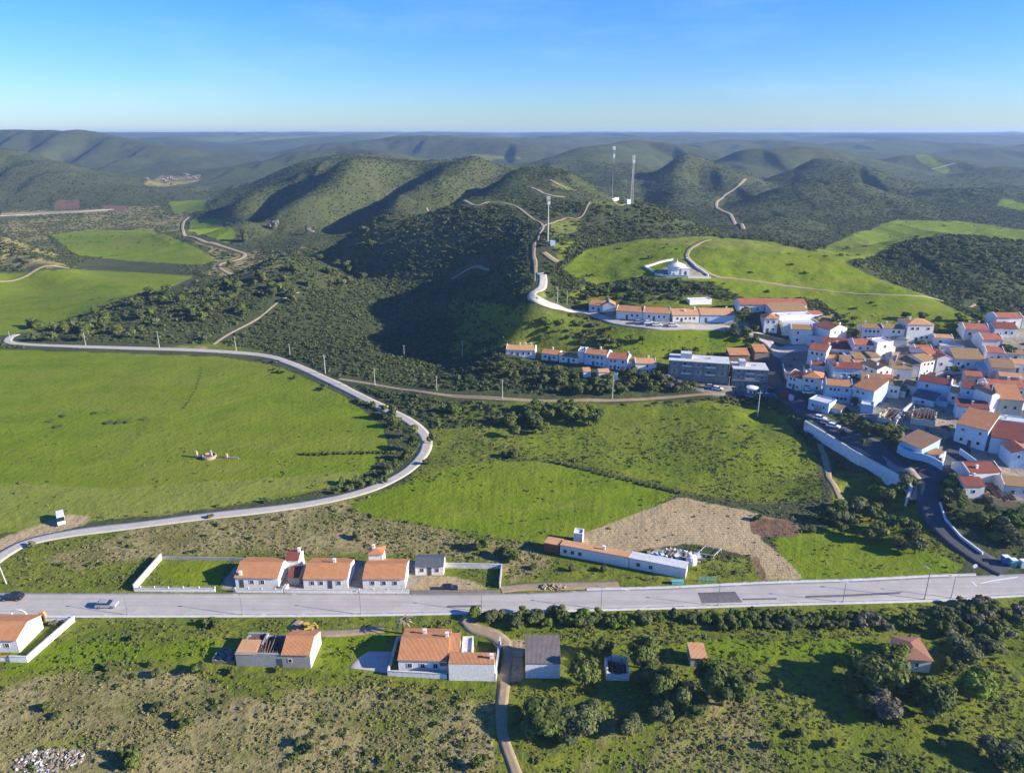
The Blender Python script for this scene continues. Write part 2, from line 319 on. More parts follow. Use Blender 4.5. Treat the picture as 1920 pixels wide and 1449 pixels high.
# ------------------------------------------------------------------ land cover
def world_poly(pts, step=18):
    out = []
    for i, a in enumerate(pts):
        b = pts[(i+1) % len(pts)]; n = max(1, int(math.hypot(b[0]-a[0], b[1]-a[1])/step))
        for k in range(n):
            p = P(a[0]+(b[0]-a[0])*k/n, a[1]+(b[1]-a[1])*k/n); out.append((p.x, p.y))
    return np.array(out)
def inside(poly, x, y):
    r = np.zeros(x.shape, bool); xj, yj = poly[-1]
    for xi, yi in poly:
        if yi != yj:
            c = ((yi > y) != (yj > y)) & (x < (xj-xi)*(y-yi)/(yj-yi)+xi); r ^= c
        xj, yj = xi, yi
    return r
def fill(mask, pts, val=1.0):
    w = world_poly(pts); x0, y0 = w.min(0); x1, y1 = w.max(0)
    rr = np.where((GY[:, 0] >= y0) & (GY[:, 0] <= y1))[0]
    if not len(rr): return
    a, b = rr[0], rr[-1]+1
    ins = inside(w, GX[a:b], GY[a:b]); mask[a:b][ins] = val
def blur(m, n=2):
    for _ in range(n):
        p = np.pad(m, 1, mode='edge'); m = (p[:-2, 1:-1]+p[2:, 1:-1]+p[1:-1, :-2]+p[1:-1, 2:]+2*m)/6
    return m
Zr = lambda: np.zeros((NR, NC))
L2 = Zr(); LUSH, DRY, SOIL, MEAD, PAVE, DARKSOIL, YEL = Zr(), Zr(), Zr(), Zr(), Zr(), Zr(), Zr()
# the two main grass fields and the ploughed field become ground objects of their own
FIELDS = {
 'river_meadow': [(-260,655),(20,656),(250,663),(410,669),(490,680),(540,694),(640,740),(715,795),(728,835),(690,885),(630,912),(550,930),(380,955),(210,972),(0,1000),(-260,1010)],
 'valley_field': [(-260,510),(0,513),(130,505),(250,510),(365,518),(330,535),(240,560),(130,598),(20,628),(-260,650)],
 'hay_field': [(95,440),(170,432),(245,432),(270,428),(310,440),(370,465),(403,485),(380,497),(250,490),(140,478)],
 'pasture': [(650,950),(720,925),(780,897),(860,872),(960,863),(1030,867),(1150,893),(1272,927),(1190,965),(1100,1000),(1012,1022),(900,1003),(800,985),(700,967)],
 'crop_field': [(1445,1010),(1560,990),(1680,1010),(1810,1060),(1790,1076),(1500,1089),(1470,1050)],
}
for k, v in FIELDS.items(): fill(LUSH, v)
for v in ([(315,378),(390,374),(385,395),(330,402)], [(355,412),(415,410),(445,440),(430,458),(385,442),(350,432)],
          [(1050,508),(1100,467),(1200,449),(1330,443),(1450,454),(1560,480),(1640,520),(1740,555),(1830,600),(1830,620),(1700,618),(1570,590),(1530,562),(1400,562),(1330,530),(1210,520),(1110,535)],
          [(1530,470),(1600,440),(1680,412),(1800,415),(1925,432),(1925,452),(1790,440),(1700,452),(1625,485),(1560,492)],
          [(1700,288),(1740,292),(1785,318),(1770,326),(1730,308)], [(1880,370),(1925,383),(1925,397),(1868,386)],
          [(1130,625),(1380,615),(1420,640),(1350,665),(1250,672),(1150,650)], [(1490,598),(1760,600),(1830,620),(1700,622),(1600,612)],
          [(1265,765),(1330,757),(1370,762),(1350,785),(1290,790)], [(70,1385),(150,1370),(215,1383),(205,1408),(60,1408)], [(300,1052),(430,1050),(410,1103),(262,1104)], [(30,1205),(140,1190),(440,1195),(430,1245),(200,1250),(0,1275),(0,1245)],
          [(600,1180),(730,1180),(720,1270),(560,1262)], [(1060,1195),(1700,1195),(1600,1240),(1420,1250),(1330,1230),(1200,1230)]): fill(L2, v, .85)
fill(L2, [(1000,765),(1330,753),(1455,768),(1535,850),(1540,930),(1400,940),(1280,918),(1060,864),(960,852)], .5)
for v in ([(1035,420),(1080,408),(1092,425),(1060,447),(1030,445)], [(1015,336),(1045,342),(1085,358),(1050,356)], [(880,289),(960,293),(985,300),(900,297)], [(1085,385),(1130,374),(1185,384),(1120,384)],
          [(1200,452),(1330,445),(1450,456),(1540,478),(1400,470),(1290,462)], [(985,560),(1020,532),(1025,560),(1005,572)], [(-260,905),(0,905),(200,915),(520,895),(700,880),(630,912),(300,965),(0,990),(-260,1000)]): fill(YEL, v)
for v in ([(60,1050),(250,990),(600,945),(690,930),(700,967),(900,1005),(1010,1025),(1050,1060),(950,1100),(940,1058),(830,1045),(440,1042),(300,1042),(150,1070)],
          [(-260,1300),(0,1290),(100,1262),(220,1250),(350,1258),(430,1285),(530,1330),(570,1470),(-260,1470)],
          [(0,395),(300,385),(360,400),(330,440),(250,428),(90,440),(130,500),(0,505)], [(330,430),(420,470),(560,470),(540,500),(440,520),(380,520),(400,490)], [(480,520),(540,470),(590,450),(560,490)],
          [(1430,560),(1560,560),(1600,590),(1560,605),(1430,585)]): fill(DRY, v, .8)
fill(DRY, [(520,1285),(700,1280),(930,1310),(935,1470),(560,1470)], .62); fill(DRY, [(1150,1290),(1420,1290),(1480,1470),(1050,1470)], .5)
fill(SOIL, [(1082,1005),(1180,967),(1275,932),(1400,957),(1500,985),(1490,1003),(1420,1006),(1470,1045),(1512,1088),(1428,1088),(1408,1042),(1300,1018),(1250,1024),(1180,1035),(1090,1018)])
fill(DARKSOIL, [(1405,968),(1480,975),(1506,995),(1490,1006),(1410,1003)])
fill(DRY, [(268,346),(300,328),(345,332),(376,327),(372,341),(300,352)], .9); fill(DARKSOIL, [(100,378),(148,375),(150,392),(104,393)]); fill(DARKSOIL, [(190,385),(238,386),(232,397),(205,397)]); fill(DARKSOIL, [(-60,408),(30,402),(30,409),(-60,416)]); fill(DARKSOIL, [(1408,1042),(1420,1042),(1440,1088),(1426,1088)]); fill(LUSH, [(1420,1040),(1436,1040),(1464,1088),(1441,1088)])
for v in ([(0,1010),(60,985),(130,962),(175,965),(160,985),(60,1010),(10,1045),(-260,1060)], [(770,1080),(860,1080),(935,1105),(770,1108)], [(140,1375),(30,1402),(0,1430),(0,1449),(150,1449)][:0] or [(330,648),(405,650),(400,656),(330,652)],
          [(950,1195),(985,1195),(980,1275),(940,1275)], [(0,400),(215,392),(215,396),(0,408)]): fill(SOIL, v, .8)
for v in ([(810,780),(900,750),(1150,755),(1330,748),(1450,760),(1530,850),(1545,935),(1410,945),(1280,922),(1060,866),(960,860),(860,868),(800,885)], [(-300,1095),(1925,1090),(1925,1470),(-300,1470)],
          [(840,560),(1010,575),(1110,600),(1250,612),(1400,625),(1450,660),(1250,690),(950,650),(840,690)], [(1040,560),(1100,535),(1400,560),(1400,600),(1100,575)], [(1540,590),(1700,600),(1860,620),(1700,625),(1540,612)],
          [(0,1010),(600,940),(1010,1025),(1050,1060),(950,1110),(-260,1120)], [(790,870),(960,862),(700,960),(600,945),(760,905)], [(1000,1020),(1800,1075),(1800,1100),(940,1110)], [(20,600),(200,560),(60,640)],
          [(1560,880),(1700,900),(1740,950),(1830,1050),(1700,1060),(1560,990)], [(1030,440),(1060,440),(1080,460),(1050,500)], [(250,655),(400,640),(540,665),(420,660)]): fill(MEAD, v, .9)
fill(PAVE, [(1458,655),(1500,640),(1560,625),(1690,618),(1800,632),(1870,605),(1960,600),(1960,960),(1880,930),(1790,885),(1760,868),(1700,828),(1640,795),(1560,752),(1490,735),(1462,700)], .75)
fill(PAVE, [(1100,583),(1150,590),(1400,603),(1440,640),(1400,622),(1230,610),(1140,602)], .8); fill(PAVE, [(1250,706),(1440,716),(1470,745),(1330,742)], .8)
fill(PAVE, [(1225,512),(1262,492),(1290,492),(1330,520),(1240,520)], .9); fill(PAVE, [(405,1108),(440,1058),(560,1050),(830,1050),(800,1080),(760,1110)], .8)
LUSH, DRY, SOIL, MEAD, PAVE, DARKSOIL, YEL = [blur(m, n) for m, n in ((np.maximum(LUSH, 0), 2), (DRY, 14), (SOIL, 4), (MEAD, 8), (PAVE, 3), (DARKSOIL, 2), (YEL, 6))]
_n = blur(L2, 14)*.8*(.6+.8*fbm(GX/14, GY/14, 3, 33)); _f = blur(L2, 3); LUSH = np.maximum(LUSH, np.where(GY < 175, _n, _f))
def samp(m, x, y):
    c = np.clip((x/(.74*y+40)+SM)/(2*SM)*(NC-1), 0, NC-1).astype(int); r = np.clip((np.log(np.maximum(y, Y0))-gl[0])/(gl[-1]-gl[0])*(NR-1), 0, NR-1).astype(int)
    return m[r, c]
# ------------------------------------------------------------------ ground material
def ground_mat():
    m, nt, b = new_mat('land'); g = G(nt)
    geo = g.n('ShaderNodeNewGeometry'); co = geo.outputs['Position']
    a1 = g.n('ShaderNodeAttribute'); a1.attribute_name = 'cover'; s1 = g.n('ShaderNodeSeparateColor'); g.l(a1.outputs['Color'], s1.inputs[0])
    a2 = g.n('ShaderNodeAttribute'); a2.attribute_name = 'cover2'; s2 = g.n('ShaderNodeSeparateColor'); g.l(a2.outputs['Color'], s2.inputs[0])
    big = g.noise(co, .012, 5, .6); mid = g.noise(co, .07, 5, .62); fine = g.noise(co, .55, 4, .65); vf = g.noise(co, 2.4, 3, .6)
    def msk(v, amt=.5):
        x = g.math('ADD', v, g.math('MULTIPLY', g.math('SUBTRACT', g.math('MULTIPLY_ADD', mid, .5, g.math('MULTIPLY', fine, .5)), .5), amt*2))
        return g.ss(x, .34, .66)
    tex = g.ss(g.math('MULTIPLY_ADD', fine, .6, g.math('MULTIPLY', mid, .4)), .36, .64)
    scrub = g.mix(tex, (.050, .066, .025), (.084, .094, .036)); scrub = g.mix(g.ss(big, .45, .65), scrub, g.mix(tex, (.054, .060, .028), (.088, .092, .042)))
    mead = g.mix(g.ss(mid, .35, .65), (.110, .15, .012), (.195, .205, .024)); mead = g.mix(g.ss(fine, .42, .7), mead, (.075, .09, .026)); mead = g.mix(g.math('MULTIPLY', g.ss(vf, .5, .72), .5), mead, (.18, .19, .05))
    mp = g.n('ShaderNodeMapping'); mp.inputs['Scale'].default_value = (.22, 1, 1); g.l(co, mp.inputs['Vector']); streak = g.noise(mp.outputs[0], .06, 5, .6)
    lush = g.mix(g.ss(mid, .35, .68), (.128, .182, .010), (.172, .218, .013)); lush = g.mix(g.math('MULTIPLY', g.ss(streak, .48, .66), .75), lush, (.18, .20, .026)); lush = g.mix(g.math('MULTIPLY', g.ss(streak, .46, .34), .6), lush, (.095, .15, .009)); lush = g.mix(g.math('MULTIPLY', g.ss(fine, .45, .75), .5), lush, (.105, .155, .010)); lush = g.mix(g.math('MULTIPLY', g.ss(big, .45, .65), .45), lush, (.17, .19, .024))
    yel = g.mix(tex, (.17, .20, .03), (.24, .24, .055))
    dry = g.mix(g.ss(mid, .36, .60), (.15, .145, .040), (.30, .245, .108)); dry = g.mix(g.ss(fine, .45, .68), dry, (.12, .11, .038)); dry = g.mix(g.math('MULTIPLY', g.ss(vf, .5, .7), .6), dry, (.30, .25, .12))
    # furrows in the ploughed field
    wv = g.n('ShaderNodeTexWave', wave_type='BANDS', bands_direction='Y'); wv.inputs['Scale'].default_value = .28; wv.inputs['Distortion'].default_value = 2.5; wv.inputs['Detail'].default_value = 2; g.l(co, wv.inputs['Vector'])
    soil = g.mix(g.ss(mid, .3, .7), (.44, .34, .185), (.37, .28, .145)); soil = g.mix(g.math('MULTIPLY', wv.outputs['Fac'], .35), soil, (.22, .15, .09)); soil = g.mix(g.math('MULTIPLY', g.ss(fine, .55, .75), .5), soil, (.17, .13, .07))
    pave = g.mix(g.ss(mid, .35, .65), (.36, .305, .235), (.27, .23, .18)); pave = g.mix(g.ss(fine, .5, .7), pave, (.15, .15, .08))
    dsoil = g.mix(tex, (.14, .085, .05), (.20, .125, .075))
    c = g.mix(msk(s2.outputs[0], .5), scrub, mead)
    c = g.mix(msk(s1.outputs[1], .9), c, dry)
    c = g.mix(msk(s1.outputs[0], .22), c, lush)
    c = g.mix(g.math('MULTIPLY', msk(a2.outputs['Alpha'], .9), .75), c, yel)
    c = g.mix(msk(s1.outputs[2], .5), c, soil)
    c = g.mix(msk(s2.outputs[1], .6), c, pave)
    c = g.mix(msk(s2.outputs[2], .2), c, dsoil)
    g.l(c, b.inputs['Base Color']); b.inputs['Roughness'].default_value = .95; b.inputs['Specular IOR Level'].default_value = .05
    g.bump(b, g.math('ADD', g.math('MULTIPLY', mid, 3.), g.math('ADD', fine, g.math('MULTIPLY', vf, .35))), .7, .5)
    return m
M['land'] = ground_mat()
def mesh_np(name, V, F, nper, mats=(), smooth=False):
    me = bpy.data.meshes.new(name); V = np.asarray(V, np.float32); F = np.asarray(F, np.int32)
    me.vertices.add(len(V)); me.vertices.foreach_set('co', V.ravel()); me.loops.add(F.size); me.loops.foreach_set('vertex_index', F.ravel())
    me.polygons.add(len(F)); me.polygons.foreach_set('loop_start', np.arange(0, F.size, nper, dtype=np.int32))
    if smooth: me.polygons.foreach_set('use_smooth', np.ones(len(F), bool))
    for m in mats: me.materials.append(m)
    me.update(calc_edges=True)
    return me
def link(name, me, parent=None, **props):
    o = bpy.data.objects.new(name, me); COL.objects.link(o)
    if parent is not None: o.parent = parent
    for k, v in props.items():
        if v is not None: o[k] = v
    return o
def build_land():
    V = np.stack([GX, GY, GZ], -1).reshape(-1, 3); I = np.arange(NR*NC).reshape(NR, NC)
    F = np.stack([I[:-1, :-1], I[:-1, 1:], I[1:, 1:], I[1:, :-1]], -1).reshape(-1, 4)
    C1 = np.stack([LUSH, DRY, SOIL, np.ones_like(DRY)], -1).reshape(-1, 4).astype(np.float32)
    C2 = np.stack([MEAD, PAVE, DARKSOIL, YEL], -1).reshape(-1, 4).astype(np.float32)
    gy, gx = np.gradient(GZ)  # shared normals so that the pieces meet without a seam
    xu = np.gradient(GX, axis=1); yv = np.gradient(GY, axis=0); xv = np.gradient(GX, axis=0)
    du = np.stack([xu, 0*xu, gx], -1); dv = np.stack([xv, yv, gy], -1); N = np.cross(du, dv); N /= np.linalg.norm(N, axis=-1, keepdims=True); N = N.reshape(-1, 3)
    cx = V[F].mean(1); own = np.zeros(len(F), int)
    names = ['ground', 'hills']
    ref = (cx[:, 2] > 6) | (cx[:, 1] > 1100)
    own[ref] = 1
    for k, v in FIELDS.items():
        w = world_poly(v); ins = inside(w, cx[:, 0], cx[:, 1]); own[ins] = len(names); names.append(k)
    w = world_poly([(1082,1005),(1180,967),(1275,932),(1400,957),(1500,985),(1490,1003),(1420,1006),(1470,1045),(1512,1088),(1428,1088),(1408,1042),(1300,1018),(1250,1024),(1180,1035),(1090,1018)])
    own[inside(w, cx[:, 0], cx[:, 1])] = len(names); names.append('ploughed_field')
    for i, nm in enumerate(names):
        f = F[own == i]; u, inv = np.unique(f, return_inverse=True); f2 = inv.reshape(-1, 4)
        me = mesh_np(nm, V[u], f2, 4, [M['land']], True)
        for an, cc in (('cover', C1), ('cover2', C2)):
            at = me.color_attributes.new(an, 'FLOAT_COLOR', 'POINT'); at.data.foreach_set('color', cc[u].ravel())
        me.normals_split_custom_set_from_vertices(N[u].tolist())
        link(nm, me, kind='structure')
build_land()
# ------------------------------------------------------------------ light, sky, air
SUN_EL, SUN_AZ = math.radians(22), math.radians(-12)      # azimuth from +X (right) towards +Y (away)
sv = Vector((math.cos(SUN_EL)*math.cos(SUN_AZ), math.cos(SUN_EL)*math.sin(SUN_AZ), math.sin(SUN_EL)))
sl = bpy.data.lights.new('sun', 'SUN'); sl.energy = 5.0; sl.angle = math.radians(.53); sl.color = (1, .92, .78)
so = bpy.data.objects.new('sun', sl); COL.objects.link(so); so.rotation_euler = sv.to_track_quat('Z', 'Y').to_euler(); so.location = (300, 50, 300)
W = bpy.data.worlds.new('World'); SC.world = W; W.use_nodes = True
wg = G(W.node_tree); bg = W.node_tree.nodes['Background']
sky = wg.n('ShaderNodeTexSky', sky_type='NISHITA'); sky.sun_disc = False; sky.sun_elevation = SUN_EL; sky.sun_rotation = math.pi/2-SUN_AZ
sky.air_density = 1.0; sky.dust_density = .15; sky.ozone_density = 5.0; sky.altitude = 60
hs_ = wg.n('ShaderNodeHueSaturation'); hs_.inputs['Saturation'].default_value = 1.22; wg.l(sky.outputs[0], hs_.inputs['Color'])
tc_ = wg.coord('Generated'); sx_ = wg.n('ShaderNodeSeparateXYZ'); wg.l(tc_, sx_.inputs[0]); hz_ = wg.ss(sx_.outputs[2], .0, .20); mp_ = wg.n('ShaderNodeMapping'); mp_.inputs['Scale'].default_value = (1, 1, 5); wg.l(tc_, mp_.inputs['Vector'])
wisp = wg.math('MULTIPLY', wg.ss(wg.noise(mp_.outputs[0], 2.2, 6, .62), .48, .72), .10)
wg.l(wg.mix(wisp, wg.mix(1.0, hs_.outputs[0], wg.mix(hz_, (.44, .51, .66), (.41, .53, .84)), 'MULTIPLY'), (3.4, 4.2, 5.2)), bg.inputs['Color']); bg.inputs['Strength'].default_value = .135
def haze(density):
    bm = bmesh.new(); bmesh.ops.create_cube(bm, size=1)
    me = bpy.data.meshes.new('haze'); 
    zmax, zmin = math.ceil(max(float(GZ.max()), CAMZ))+4.0, math.floor(float(GZ.min()))-1.0
    for v in bm.verts: v.co = (v.co.x*36000, v.co.y*17400+8200, zmin+(v.co.z+.5)*(zmax-zmin))
    bm.to_mesh(me); bm.free()
    m = bpy.data.materials.new('haze_air'); m.use_nodes = True; nt = m.node_tree; nt.nodes.clear()
    out = nt.nodes.new('ShaderNodeOutputMaterial'); v = nt.nodes.new('ShaderNodeVolumePrincipled')
    v.inputs['Color'].default_value = (.42, .64, 1, 1); v.inputs['Density'].default_value = density; v.inputs['Anisotropy'].default_value = .2
    nt.links.new(v.outputs[0], out.inputs['Volume']); me.materials.append(m)
    link('haze', me, kind='stuff')
haze(1.2e-4)
VS = SC.view_settings; VS.view_transform = 'Standard'; VS.look = 'None'; VS.exposure = 1.08; VS.gamma = 1
SC.cycles.volume_step_rate = 4; SC.cycles.max_bounces = 6; SC.cycles.volume_bounces = 0
print('terrain', float(GZ.min()), float(GZ.max()))
# ------------------------------------------------------------------ mesh helpers
class MB:
    def __init__(s): s.v = []; s.f = []; s.m = []
    def quad(s, pts, mi=0):
        b = len(s.v); s.v += [tuple(p) for p in pts]; s.f.append(tuple(range(b, b+len(pts)))); s.m.append(mi)
    def box(s, x0, x1, y0, y1, z0, z1, mi=0):
        b = len(s.v); s.v += [(x0,y0,z0),(x1,y0,z0),(x1,y1,z0),(x0,y1,z0),(x0,y0,z1),(x1,y0,z1),(x1,y1,z1),(x0,y1,z1)]
        for f in ((0,3,2,1),(4,5,6,7),(0,1,5,4),(1,2,6,5),(2,3,7,6),(3,0,4,7)): s.f.append(tuple(b+i for i in f)); s.m.append(mi)
    def prism(s, prof, axis, a, b, mi=0):
        """extrude a closed profile of (p, z) pairs along x ('x') or y ('y') from a to b"""
        n = len(prof); k = len(s.v)
        mk = (lambda p, z, t: (t, p, z)) if axis == 'x' else (lambda p, z, t: (p, t, z))
        s.v += [mk(p, z, a) for p, z in prof]+[mk(p, z, b) for p, z in prof]
        for i in range(n): j = (i+1) % n; s.f.append((k+i, k+j, k+n+j, k+n+i)); s.m.append(mi)
        s.f.append(tuple(k+i for i in range(n))[::-1]); s.f.append(tuple(k+n+i for i in range(n))); s.m += [mi, mi]
    def tube(s, p, q, r0, r1=None, n=6, mi=0, cap=True):
        p, q = Vector(p), Vector(q); r1 = r0 if r1 is None else r1; d = (q-p).normalized(); a = d.orthogonal().normalized(); c = d.cross(a); k = len(s.v)
        for o, r in ((p, r0), (q, r1)):
            for i in range(n): t = 2*math.pi*i/n; s.v.append(tuple(o+a*(r*math.cos(t))+c*(r*math.sin(t))))
        for i in range(n): j = (i+1) % n; s.f.append((k+i, k+j, k+n+j, k+n+i)); s.m.append(mi)
        if cap: s.f.append(tuple(k+i for i in range(n))[::-1]); s.f.append(tuple(k+n+i for i in range(n))); s.m += [mi, mi]
    def lathe(s, prof, n=20, c=(0, 0), mi=0):
        k = len(s.v)
        for r, z in prof:
            for i in range(n): t = 2*math.pi*i/n; s.v.append((c[0]+r*math.cos(t), c[1]+r*math.sin(t), z))
        for a in range(len(prof)-1):
            for i in range(n): j = (i+1) % n; s.f.append((k+a*n+i, k+a*n+j, k+a*n+n+j, k+a*n+n+i)); s.m.append(mi)
    def mesh(s, name, *mats):
        me = bpy.data.meshes.new(name); me.from_pydata(s.v, [], s.f)
        for m in mats: me.materials.append(m)
        if max(s.m or [0]): me.polygons.foreach_set('material_index', s.m)
        bm = bmesh.new(); bm.from_mesh(me); bmesh.ops.recalc_face_normals(bm, faces=bm.faces); bm.to_mesh(me); bm.free()
        return me
    def obj(s, name, mats, parent=None, **k):
        return link(name, s.mesh(name, *(mats if isinstance(mats, (list, tuple)) else [mats])), parent, **k)
def empty(name, loc, rz=0, **k):
    o = link(name, None, **k); o.location = loc; o.rotation_euler = (0, 0, rz); o.empty_display_size = .5
    return o
def copy_tree(o, parent=None):
    c = o.copy(); COL.objects.link(c)
    if parent is not None: c.parent = parent
    for ch in o.children: copy_tree(ch, c)
    return c
KEEP = Zr()     # cells where no plants grow (roads, buildings)
def keep_out(xs, ys):
    c = np.round((np.asarray(xs)/(.74*np.asarray(ys)+40)+SM)/(2*SM)*(NC-1)).astype(int); r = np.round((np.log(np.asarray(ys))-gl[0])/(gl[-1]-gl[0])*(NR-1)).astype(int)
    ok = (c > 0) & (c < NC-1) & (r > 0) & (r < NR-1); KEEP[r[ok], c[ok]] = 1
# ------------------------------------------------------------------ roads and paths
def spline(pts, step=1.5):
    pts = [Vector(p) for p in pts]; q = [2*pts[0]-pts[1]]+pts+[2*pts[-1]-pts[-2]]; out = []
    for i in range(1, len(q)-2):
        p0, p1, p2, p3 = q[i-1:i+3]; n = max(1, int((p2-p1).length/step))
        for k in range(n):
            t = k/n; out.append(.5*(2*p1+(p2-p0)*t+(2*p0-5*p1+4*p2-p3)*t*t+(3*p1-p0-3*p2+p3)*t**3))
    return out+[pts[-1]]
def strip(name, L, R, mat, lift=.05, nc=5, H=None, kind='structure', label=None, thick=0):
    """ribbon between two world edge lines, lying on the ground"""
    n = len(L); V = np.zeros((n, nc, 3))
    for j in range(nc):
        t = j/(nc-1); V[:, j, 0] = [a.x*(1-t)+b.x*t for a, b in zip(L, R)]; V[:, j, 1] = [a.y*(1-t)+b.y*t for a, b in zip(L, R)]
    x, y = V[..., 0], V[..., 1]
    hz = Hg(x, y, H)
    V[..., 2] = .5*hz+.5*hz.mean(1, keepdims=True)
    V[..., 2] = np.maximum(V[..., 2], hz)+lift+np.maximum(0, (y-200))*.0004
    keep_out(x, y)
    V = V.reshape(-1, 3); I = np.arange(n*nc).reshape(n, nc)
    F = np.stack([I[:-1, :-1], I[:-1, 1:], I[1:, 1:], I[1:, :-1]], -1).reshape(-1, 4)
    # skirts so that edges have a real thickness
    sk = []
    vv = [tuple(v) for v in V]
    for col, flip in ((0, 1), (nc-1, 0)):
        b = len(vv); vv += [(vv[I[i, col]][0], vv[I[i, col]][1], vv[I[i, col]][2]-lift-.4) for i in range(n)]
        for i in range(n-1): sk.append((I[i, col], I[i+1, col], b+i+1, b+i))
    me = mesh_np(name, np.array(vv), np.concatenate([F, np.array(sk)]), 4, [mat])
    bm = bmesh.new(); bm.from_mesh(me); bmesh.ops.recalc_face_normals(bm, faces=bm.faces); bm.to_mesh(me); bm.free()
    o = link(name, me, kind=kind, label=label); return o
def road(name, pts, w, mat, lift=.05, wob=0, **k):
    c = spline([P(*p, k.get('H')).to_2d().to_3d() for p in pts])
    L, R = [], []
    for i, p in enumerate(c):
        d = (c[min(i+1, len(c)-1)]-c[max(i-1, 0)]).normalized(); nrm = Vector((-d.y, d.x, 0))
        a = w/2+(vnoise(np.array([i*.13]), np.array([3.3]), 9)[0]-.5)*wob; b = w/2+(vnoise(np.array([i*.13]), np.array([8.3]), 4)[0]-.5)*wob
        L.append(p+nrm*a); R.append(p-nrm*b)
    return strip(name, L, R, mat, lift, **k), c
def edge_strip(name, A, B, mat, lift=.05, n=200, nc=5, **k):
    def line(pp):
        s = spline([P(*p, k.get('H')).to_2d().to_3d() for p in pp], 1.0); t = np.linspace(0, len(s)-1, n); return [s[int(round(i))] for i in t]
    return strip(name, line(A), line(B), mat, lift, nc, **k)
TOP = [(-330,1104),(0,1111),(250,1112),(600,1113),(940,1113),(1100,1107),(1250,1103),(1440,1094),(1600,1089),(1740,1082),(1830,1079),(1925,1075),(2150,1065)]
BOT = [(-330,1146),(0,1151),(250,1152),(600,1151),(900,1146),(1100,1141),(1250,1137),(1440,1131),(1600,1127),(1745,1123),(1925,1113),(2150,1103)]
BOT2 = [(a, b+5) for a, b in BOT]; TOP2 = [(a, b-4) for a, b in TOP[5:12]]
edge_strip('main_road', TOP, BOT, M['asphalt'], .05, 320, 9)
edge_strip('pavement', [(a, b+.3) for a, b in BOT], BOT2, M['kerb'], .15, 320, 3)
edge_strip('pavement', TOP2[:-1], [(a, b-.3) for a, b in TOP[5:11]], M['kerb'], .15, 160, 3)
edge_strip('asphalt_patch', [(1308,1111),(1378,1109)], [(1316,1131),(1392,1129)], M['patch'], .058, 20, 4)
edge_strip('asphalt_patch', [(1392,1122),(1456,1121)], [(1392,1125),(1456,1124)], M['patch'], .058, 20, 3)
edge_strip('asphalt_patch', [(1510,1117),(1600,1114),(1740,1107)], [(1510,1121),(1600,1118),(1740,1111)], M['patch'], .058, 40, 3)
edge_strip('asphalt_patch', [(1755,1107),(1890,1101)], [(1755,1110),(1890,1105)], M['patch'], .058, 30, 3)
edge_strip('asphalt_patch', [(838,1135),(903,1134)], [(838,1139),(903,1138)], M['patch'], .058, 20, 3)
road('lane', [(-120,1095),(-40,1070),(5,1040),(50,1017),(130,1000),(250,985),(380,968),(500,955),(600,940),(690,918),(750,890),(785,862),(799,838),(795,815),(768,790),(720,766),(660,735),(600,706),(540,680),(495,667),(410,659),(250,653),(100,648),(22,643),(16,634),(30,627)], 4.0, M['gravel'], .06, .5)
road('lane', [(635,711),(700,721),(800,736),(900,745),(1000,751),(1150,750),(1250,745),(1330,738),(1400,736),(1460,744)], 2.0, M['dirt'], .06, .5)
road('lane', [(1012,512),(1018,528),(1006,545),(998,556),(1030,571),(1080,583),(1120,592),(1155,604),(1230,613),(1300,613),(1350,614),(1400,625),(1438,640),(1452,655),(1478,656),(1510,648)], 3.8, M['gravel'], .06, .4)
road('street', [(1448,668),(1450,690),(1455,715),(1470,738),(1500,760),(1540,786),(1600,823),(1660,856),(1710,881),(1740,905),(1744,940),(1755,975),(1790,1012),(1840,1047),(1885,1072)], 6.0, M['asphalt_dark'], .07, H=GZ0)
road('street', [(1735,895),(1775,870),(1795,840),(1770,825)], 7.0, M['asphalt_dark'], .064)
road('street', [(1452,668),(1480,655),(1540,650),(1600,650)], 4.5, M['paving'], .064)
edge_strip('pavement', [(1512,789),(1600,841),(1660,872),(1700,894),(1712,915),(1702,938)], [(1522,786),(1608,835),(1670,865),(1718,886),(1735,910),(1722,938)], M['tan_paving'], .2, 90, 3, H=GZ0)
for pts, w in (([(1005,512),(1003,490),(1000,470),(1008,450),(1012,437),(1017,422),(985,400),(957,384),(920,379),(873,378),(800,390)], 1.7), ([(1012,430),(1035,418),(1057,410),(1100,388),(1123,377),(1150,378),(1182,381)], 1.5),
               ([(1062,353),(1045,346),(1030,338)], 2.4), ([(847,523),(900,500),(963,478)], 1.6), ([(1018,474),(1032,484),(1045,492)], 3.0),
               ([(1397,336),(1380,352),(1355,370),(1343,383),(1352,395),(1372,408),(1385,420),(1394,430)], 4.0), ([(1290,470),(1288,482),(1305,497),(1337,517),(1380,523),(1470,536),(1563,547),(1680,553),(1760,562),(1827,570)], 1.8),
               ([(1290,470),(1310,456),(1330,450)], 2.4), ([(352,408),(342,425),(345,440),(370,448),(410,460),(440,470),(458,478),(445,487),(415,494),(412,503),(432,515)], 3.4),
               ([(400,646),(425,628),(468,606),(500,584),(524,564),(560,548)], 1.5), ([(880,1155),(872,1166),(885,1178),(925,1190),(948,1210)], 3.0), ([(946,1205),(950,1230),(945,1285),(941,1330),(945,1380),(960,1425),(975,1470)], 1.7),
               ([(1535,832),(1550,870),(1558,900),(1575,935)], 1.5), ([(560,1162),(545,1175),(560,1186),(640,1186),(720,1178)], 1.8), ([(-60,523),(60,510),(130,503)], 2.4), ([(940,1106),(990,1100),(1080,1097),(1160,1094)], 2.6),
               ([(995,352),(1030,366),(1060,370)], 2.4), ([(1745,318),(1790,306)], 6), ([(1060,545),(1120,555),(1180,548)][:0] or [(1100,588),(1130,584),(1150,590)], 2)):
    road('path', pts, w, M['dirt'], .07, 1.0, nc=4)
